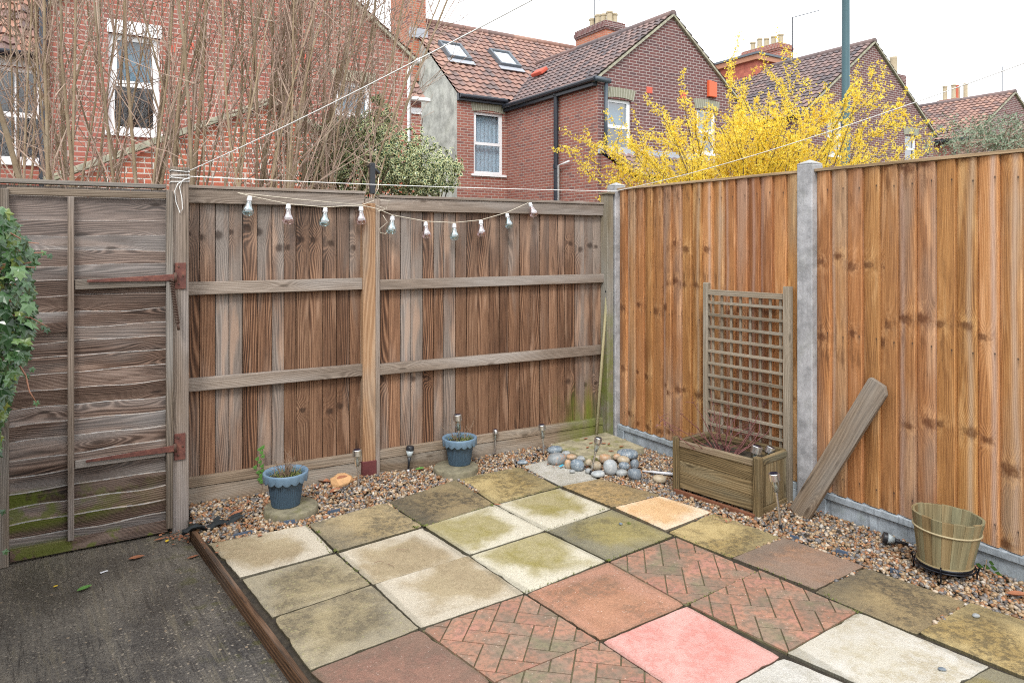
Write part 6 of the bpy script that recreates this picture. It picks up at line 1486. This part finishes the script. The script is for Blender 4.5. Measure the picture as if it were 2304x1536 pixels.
# ---------------------------------------------------------------- right house
rh = thing('brick_house', 'dark brick gabled house behind the yellow bush with red tile hung dormer and chimney', 'house', (22.5, 17, 0))
XD0, XD1 = 18.75, 26.25; d1 = hole(2036, 306, 2063, 365, YG, XD0); d2 = hole(1862, 268, 1896, 350, YG, XD0)
wing(rh, XD0, XD1, YG, YM, 5.38, 8.08, 'brick_dark', 'brick_dark', 'tile_dark', [d1, d2])
for gg in (d1, d2):
    window(rh, (XD0 + gg[0], YG, gg[2]), (1, 0, 0), (0, -1, 0), gg[1] - gg[0], gg[3] - gg[2], fr=.07, curtain='blind'); arch(rh, (XD0 + gg[0] - .06, YG, gg[3]), (1, 0, 0), (0, -1, 0), gg[1] - gg[0] + .12, .05, .28)
b = MB(); wall(b, (XE + .02, YM, 0), (1, 0, 0), (0, -1, 0), [(0, 5.6), (10.3, 5.6)], -.1); wall(b, (28.2, YM, 0), (0, 1, 0), (1, 0, 0), [(0, 5.6), (3.3, 8.5), (6.6, 5.6)], -.1); b.build('front_wall', M['brick_red'], rh)
up2 = Vector((0, 3.4, 2.9)).normalized(); b = MB(); pantiles(b, (XE + .02, YM - .1, 5.6), (1, 0, 0), up2, 10.3, 4.5, .26, .31); b.build('roof', M['tile_dark'], rh)
b = MB(); up3 = Vector((0, -3.4, 2.9)).normalized(); pantiles(b, (28.2, YM + 6.9, 5.6), (-1, 0, 0), up3, 10.3, 4.5, .26, .31); b.build('roof', M['tile_dark'], rh)
xd, yd, zd = 22.05, 17.8, 8.62
b = MB(); wall(b, (xd, 20.2, 0), (0, -1, 0), (-1, 0, 0), [(0, zd - .25), (20.2 - yd, zd - .25)], 6.2); wall(b, (xd, yd, 0), (1, 0, 0), (0, -1, 0), [(0, zd - .25), (3.6, zd - .25)], 6.2)
for i in range(len(b.uv)): b.uv[i] = (b.uv[i][0] / .2, b.uv[i][1] / .16)
dm = b.build('dormer', M['tile_hung'], rh)
b = MB(); b.b2(xd - .14, xd + 3.7, yd - .14, 20.3, zd - .249, zd - .06); b.build('fascia', M['wood_fascia'], dm)
b = MB(); b.b2(xd - .19, xd + 3.75, yd - .19, 20.4, zd - .058, zd + .02); b.build('flat_roof', M['lead_dark'], dm)
chimney(rh, 26.5, 27.35, 20.2, 22.2, 7.6, 10.25, [(26.95, 20.45 + .38 * i, .46 + (.08 if i == 3 else 0), 'pot_buff') for i in range(5)], 'brick_red')
b = MB(); q = onY(1783, 40, 19.9); b.tube([(q.x, q.y, 8.6), (q.x, q.y, q.z)], .022, 5); e_ = onY(1843, 24, 19.9); b.tube([q, e_], .018, 4)
for k in range(14): c_ = q.lerp(e_, k / 14); b.tube([c_ + Vector((0, -.12, 0)), c_ + Vector((0, .12, 0))], .007, 3)
b.build('aerial', M['black_iron'], rh)

# ---------------------------------------------------------------- far right house
fh = thing('brick_house', 'furthest brick house with red roof and chimney pots at the right edge', 'house', (32.3, 17, 0))
wing(fh, 29.0, 35.6, YG, YM, 5.55, 7.52, 'brick_dark', 'brick_red', 'tile_red', [])
b = MB(); wall(b, (28.3, YM, 0), (1, 0, 0), (0, -1, 0), [(0, 5.6), (18, 5.6)], -.1); b.build('front_wall', M['brick_red'], fh)
b = MB(); pantiles(b, (28.3, YM - .1, 5.6), (1, 0, 0), up2, 18, 4.2, .26, .31); b.build('roof', M['tile_red'], fh)
b = MB(); gutter(b, (28.85, YM, 5.42), (28.85, YG, 5.42), .08); b.build('gutter', M['pipe_black'], fh)
b = MB(); q = onX(2190, 320, 28.9); b.tube([(28.9, 14.1, -.1), (28.9, 14.1, 5.4)], .05, 8); b.build('downpipe', M['pipe_black'], fh)
chimney(fh, 41.2, 43.0, 20.0, 21.0, 7.5, 9.35, [(41.5, 20.3, .8, 'pot_buff'), (41.5, 20.75, .8, 'pot_buff'), (42.0, 20.4, .85, 'pot_terra'), (42.7, 20.25, 1.0, 'pot_buff'), (42.8, 20.7, .95, 'pot_buff')], 'brick_red')
b = MB(); q = onY(2255, 150, 20.5); b.tube([(q.x, q.y, 8), q], .03, 4); b.build('aerial', M['black_iron'], fh)
# chimney pots peeping right of the right house gable
pc_ = thing('chimney_stack', 'lone buff chimney pot and cap peeping over the right slope of the dark gable', 'chimney', (30, 20.5, 8)); q = onY(2012, 150, 20.5)
b = MB(); b.b2(q.x - .5, q.x + .4, 20.1, 21.1, 7.0, onY(2012, 172, 20.5).z); b.build('stack', M['brick_dark'], pc_)
b = MB(); zt = onY(2005, 130, 20.5).z; z0_ = onY(2005, 172, 20.5).z; b.lathe([(.2, 0), (.17, .1), (.17, zt - z0_ - .1), (.2, zt - z0_)], 14, (onY(2006, 150, 20.5).x, 20.4, z0_ + .001)); b.build('chimney_pot', M['pot_buff'], pc_, smooth=True)

# ---------------------------------------------------------------- street lamp
lx, ly = 12.2, 7.85
lamp = thing('street_lamp', 'tall green street lamp column behind the yellow bush, rising out of the photo', 'street lamp', (lx, ly, -.1))
b = MB(); b.lathe([(.13, 0), (.13, 1.0), (.125, 1.05), (.078, 1.2), (.068, 6.2)], 20, (lx, ly, -.1)); b.build('column', M['lamp_green'], lamp, smooth=True, auto=40)
b = MB(); b.lathe([(.085, 3.58), (.085, 3.62)], 20, (lx, ly, 0)); b.build('collar', M['lamp_green'], lamp)
b = MB(); b.tube([(lx, ly, 6.05), (lx - .15, ly - .15, 6.35), (lx - .6, ly - .6, 6.5)], .035, 8); b.build('arm', M['lamp_green'], lamp, smooth=True)
b = MB(); b.frame_box((lx - 1.1, ly - 1.1, 6.44), (.707, .707, 0), (-.707, .707, 0), bz, .62, .22, .12); b.build('lantern', M['lead_dark'], lamp, bevel=.04)

# ---------------------------------------------------------------- BARE THICKET
random.seed(33)
def rv(s_): return Vector((random.gauss(0, s_), random.gauss(0, s_), random.gauss(0, s_)))
def grow(b, p, d, L_, r0, r1, n, k, wob, lift=.0):
    pts = [p.copy()]; d = d.normalized(); st = L_ / (n - 1)
    for i in range(n - 1):
        d = (d + rv(wob) + bz * lift).normalized(); pts.append(pts[-1] + d * st)
    b.tube(pts, [r0 + (r1 - r0) * i / (n - 1) for i in range(n)], k, caps=False); return pts
def bark(name, a, c, pale=.3):
    g = G(name); P = g.pos(); n = g.noise(P, 14, 5, .7); r = g.isl(); col = g.mix(n, a, c); col = g.bright(col, g.add(.75, g.mul(r, .5)))
    v = g.noise(P, 4, 3, .6); col = g.mix(g.mul(g.step(v, .5, .7), pale), col, (.46, .40, .30)); g.bump(n, .4, .006); return g.done(col, .8)
M['bark'] = bark('bark', (.14, .095, .06), (.44, .33, .205)); M['bark_dark'] = bark('bark_dark', (.05, .035, .028), (.17, .12, .085), .1)
M['twig_pale'] = bark('twig_pale', (.19, .105, .08), (.54, .41, .32), .5)
spots = [(40, 5.9, 5), (95, 5.5, 4), (165, 5.9, 5), (222, 5.4, 1), (318, 5.9, 0), (352, 5.4, 2), (400, 6.0, 4), (455, 5.5, 4), (515, 5.9, 5), (570, 5.5, 6), (625, 6.0, 6), (675, 5.7, 5), (-60, 6.0, 4), (725, 6.3, 4)]
lbl = ['leftmost', 'second', 'third', 'fourth', 'fifth', 'sixth', 'seventh', 'eighth', 'ninth', 'tenth', 'eleventh', 'twelfth']
order = sorted([s_[0] for s_ in spots if s_[0] > 0])
for px, Yy, ns in spots:
    q = onY(px, 420, Yy); base = Vector((q.x, Yy, -.12)); i_ = order.index(px) if px in order else -1
    lab = ('bare twiggy shrub outside the left edge of the photo' if px < 0 else f'bare many stemmed shrub rising over the fence, {"rightmost" if i_ == len(order) - 1 else lbl[i_] + " from the left"} in the thicket' if i_ else 'bare many stemmed shrub over the fence, leftmost in the thicket')
    root = thing('bare_shrub', lab, 'shrub', base, 0, 'bare shrubs of the thicket behind the fence')
    bs, bt = MB(), MB(); ends = []
    lean = (px - 380) / 3800
    for k in range(ns + 3):
        a = random.uniform(0, 6.28); d = Vector((lean + random.gauss(0, .13), random.gauss(0, .07), 1))
        r0 = random.choice([.009, .011, .014, .018, .026]); pts = grow(bs, base + Vector((random.uniform(-.14, .14), random.uniform(-.15, .15), 0)), d, random.uniform(4.2, 5.6), r0, .004, 16, 6, .034, .02)
        for j in range(random.randint(6, 10)):
            ii = random.randint(5, 14); p = pts[ii]; out_ = Vector((random.gauss(lean * 2, .42), random.gauss(0, .3), random.uniform(.9, 2.2)))
            p2 = grow(bt, p, out_, random.uniform(.6, 1.8), .0046, .0022, 9, 4, .07, .04)
            for m in range(random.randint(2, 5)):
                p3 = random.choice(p2[2:]); grow(bt, p3, Vector((random.gauss(0, .6), random.gauss(0, .4), random.uniform(.2, 1.2))), random.uniform(.2, .7), .0034, .0019, 6, 3, .11, .03)
    if 500 < px:
        for j in range(9):
            p = base + Vector((0, 0, random.uniform(1.4, 3))); p2 = grow(bt, p, Vector((random.uniform(.25, 1.1), random.gauss(0, .3), random.uniform(.5, 1.2))), random.uniform(1.0, 2.0), .006, .0016, 12, 4, .07, .02)
            for m in range(8): grow(bt, random.choice(p2[3:]), Vector((random.gauss(.3, .5), random.gauss(0, .4), random.uniform(.1, 1))), random.uniform(.15, .6), .0024, .001, 6, 3, .12, .02)
    for j in range(14):   # low scrub and dead stalks
        grow(bt, base + Vector((random.uniform(-.3, .3), random.uniform(-.3, .3), 1.2)), Vector((random.gauss(0, .7), random.gauss(0, .3), random.uniform(.3, 1))), random.uniform(.4, 1.2), .004, .0015, 8, 4, .14)
    bs.build('stem', M['bark'], root, smooth=True); bt.build('twig', M['twig_pale'], root)

# ---------------------------------------------------------------- HOLLY
g = G('holly_leaf'); s = g.sep(g.uv()); P = g.pos(); r = g.isl()
edge_ = g.step(g.add(s[0], g.mul(g.sub(g.noise(P, 60, 2, .5), .5), .3)), .60, .74)
col = g.mix(edge_, g.mix(r, (.025, .06, .03), (.075, .13, .065)), g.mix(r, (.42, .45, .20), (.68, .68, .40))); M['holly_leaf'] = g.done(col, .35)
hb = onD(870, 420, 6.3); hol = thing('holly_bush', 'variegated cream edged holly bush behind the back fence', 'bush', (hb.x, hb.y, -.1))
b = MB(); lobes = [(760, 345, .34), (830, 330, .36), (900, 350, .34), (960, 380, .30), (850, 390, .36), (780, 395, .34), (925, 405, .30), (730, 385, .26), (990, 400, .18), (812, 285, .18), (860, 262, .13), (850, 225, .06), (835, 300, .16), (1005, 370, .08), (760, 290, .14), (1030, 378, .06)]
def holly(b, c, r_, nr__, upv):
    nr__ = nr__.normalized(); e1 = (upv - nr__ * upv.dot(nr__)).normalized(); e2 = nr__.cross(e1); pts = [c]; uv = [(0, 0)]
    for i in range(8):
        a = i / 8 * 2 * PI; q = r_ * (1.0 if i % 2 == 0 else .62); x, y = math.cos(a) * q, math.sin(a) * q * .55
        pts.append(c + e1 * x + e2 * y + nr__ * r_ * (.22 if i % 2 else -.06)); uv.append((1, 0))
    b.mesh(pts, [(0, i + 1, (i + 1) % 8 + 1) for i in range(8)], uv)
for (x, y, R_) in lobes:
    c = onD(x, y, 6.3 + random.uniform(-.25, .25)); 
    for k in range(int(3900 * R_ ** 1.7) + 20):
        d = rv(1).normalized(); rr = R_ * random.uniform(.45, 1.08); p = c + Vector((d.x * rr, d.y * rr, d.z * rr * .8)); holly(b, p, random.uniform(.020, .034), d + rv(.5) + Vector((-.1, -.4, .3)), rv(1))
b.build('foliage', M['holly_leaf'], hol)
b = MB()
for (x, y, R_) in lobes:
    t_ = onD(x, y, 6.3); grow(b, Vector((hb.x + random.uniform(-.1, .1), hb.y, -.1)), t_ - Vector((hb.x, hb.y, -.1)), (t_ - Vector((hb.x, hb.y, -.1))).length, .018, .004, 9, 5, .02)
b.build('trunk', M['bark_dark'], hol)

# ---------------------------------------------------------------- FORSYTHIA
random.seed(5)
g = G('forsythia_flower'); r = g.isl(); col = g.ramp(r, [(0, (.85, .62, .035)), (.4, (.92, .73, .08)), (.8, (.95, .80, .18)), (1, (.86, .63, .04))]); M['forsythia'] = g.done(col, .55)
t_ = g.n('ShaderNodeBsdfTranslucent'); g.l(col, t_.inputs[0]); m_ = g.n('ShaderNodeMixShader'); m_.inputs[0].default_value = .4; g.l(g.p.outputs[0], m_.inputs[1]); g.l(t_.outputs[0], m_.inputs[2]); g.l(m_.outputs[0], g.out.inputs[0])
fb = onD(1690, 545, 8.0); fbx = Vector((fb.x, fb.y, -.12)); fo = thing('forsythia', 'big forsythia bush covered in yellow blossom behind the right fence', 'bush', fbx)
bt = MB(); fl = []
targets = [(1340, 330), (1330, 400), (1380, 350), (1420, 330), (1480, 250), (1460, 300), (1510, 300), (1540, 230), (1560, 270), (1600, 240), (1640, 140), (1655, 190), (1670, 230), (1700, 260), (1735, 230), (1760, 205), (1790, 140), (1800, 170), (1820, 190), (1850, 215), (1880, 250), (1900, 235), (1935, 185), (1975, 145), (1970, 200), (1960, 240), (1985, 200), (2000, 260), (2035, 265), (2060, 310), (2090, 320), (2075, 340), (2010, 330), (1960, 300), (1930, 330), (1900, 300), (1850, 270), (1800, 260), (1750, 290), (1700, 320), (1650, 300), (1600, 310), (1560, 340), (1500, 370), (1450, 390), (1400, 380), (1380, 410), (1620, 370), (1680, 380), (1740, 360), (1820, 340), (1780, 320), (1870, 340), (1310, 380), (1360, 440), (1300, 340)]
allt = targets + [(lambda x_: (x_, random.uniform(250 + max(0, 1560 - x_) * .45 + max(0, x_ - 1960) * .9, 430)))(random.triangular(1370, 2060, 1720)) for _ in range(85)]
for ti, (x, y) in enumerate(allt):
    Zd = 8.0 + random.uniform(-1.0, 1.0); t_ = onD(x, y, Zd); s_ = fbx + Vector((random.gauss(0, .35), random.gauss(0, .35), 0))
    if x < 1420: t_ = onD(x, y, 7.3)
    vert = (t_ - s_); n = 14; pts = []
    c1_ = s_ + Vector((vert.x * .35, vert.y * .35, vert.z * .75)) + rv(.12)
    for i in range(n):
        u_ = i / (n - 1); pts.append(s_ * (1 - u_) ** 2 + c1_ * 2 * u_ * (1 - u_) + t_ * u_ ** 2 + rv(.012))
    bt.tube(pts, [.011 * (1 - i / n) + .0016 for i in range(n)], 4, caps=False)
    segs = [(pts[i], pts[i + 1]) for i in range(6, n - 1)]
    for j in range(8 if ti >= len(targets) else 5):
        p = random.choice(pts[6:]); q = grow(bt, p, (pts[-1] - pts[-4]).normalized() * .7 + rv(.6) + bz * .35, random.uniform(.18, .55), .0035, .0012, 7, 3, .12, .03); segs += [(q[i], q[i + 1]) for i in range(6)]
    for (p, q) in segs:
        for k in range(random.randint(5, 11)): fl.append(p.lerp(q, random.random()) + rv(.017))
    for k in range(12): fl.append(t_ + rv(.03))
bt.build('stem', M['bark_dark'], fo)
fc = np.array([tuple(p) for p in fl]); n = len(fc); print('FLOWERS', n)
Rm = rotmats(n * 4).reshape(n, 4, 3, 3); sz = rs.uniform(.009, .016, (n, 4))
pet = np.array([[0, 0, 0], [.9, .42, .15], [1.5, 0, .05], [.9, -.42, .15]])
vv = np.einsum('naij,kj->naki', Rm, pet) * sz[:, :, None, None] + fc[:, None, None, :]
o = np_mesh('blossom', vv.reshape(-1, 3), np.arange(n * 16).reshape(-1, 4), M['forsythia'], smooth=False)
o.parent = fo; o.matrix_parent_inverse = Matrix.Identity(4); o.data.transform(wm(fo).inverted())

# ---------------------------------------------------------------- GREY GREEN SHRUB at the right edge
M['buddleia'] = plain('buddleia', (.20, .25, .17), .8, var=.4, sc=8)
c = onD(2230, 330, 9.5); bd = thing('grey_shrub', 'loose grey green leaved shrub over the orange fence at the right edge', 'shrub', (c.x, c.y, -.1)); bt, bl = MB(), MB()
for k in range(85):
    x, y = random.uniform(2070, 2400), random.uniform(262, 345); t_ = onD(x, y, 9.5 + random.uniform(-.6, .6)); s_ = Vector((c.x + random.gauss(0, .2), c.y + random.gauss(0, .2), .6)) if k % 2 else onD(random.uniform(2150, 2350), 345, 9.5)
    pts = [s_.lerp(t_, i / 8) + bz * math.sin(i / 8 * PI) * .12 + rv(.01) for i in range(9)]; bt.tube(pts, [.007 * (1 - i / 9) + .0015 for i in range(9)], 4, caps=False)
    for p in pts[3:]:
        for j in range(13):
            d = (rv(1) + bz * .2).normalized() * random.uniform(.035, .075); w_ = d.cross(rv(1)).normalized() * .007; q = p + rv(.05); bl.face([q, q + d * .5 + w_, q + d, q + d * .5 - w_])
bt.build('stem', M['twig_pale'], bd); bl.build('foliage', M['buddleia'], bd)
print('BYTES ok')
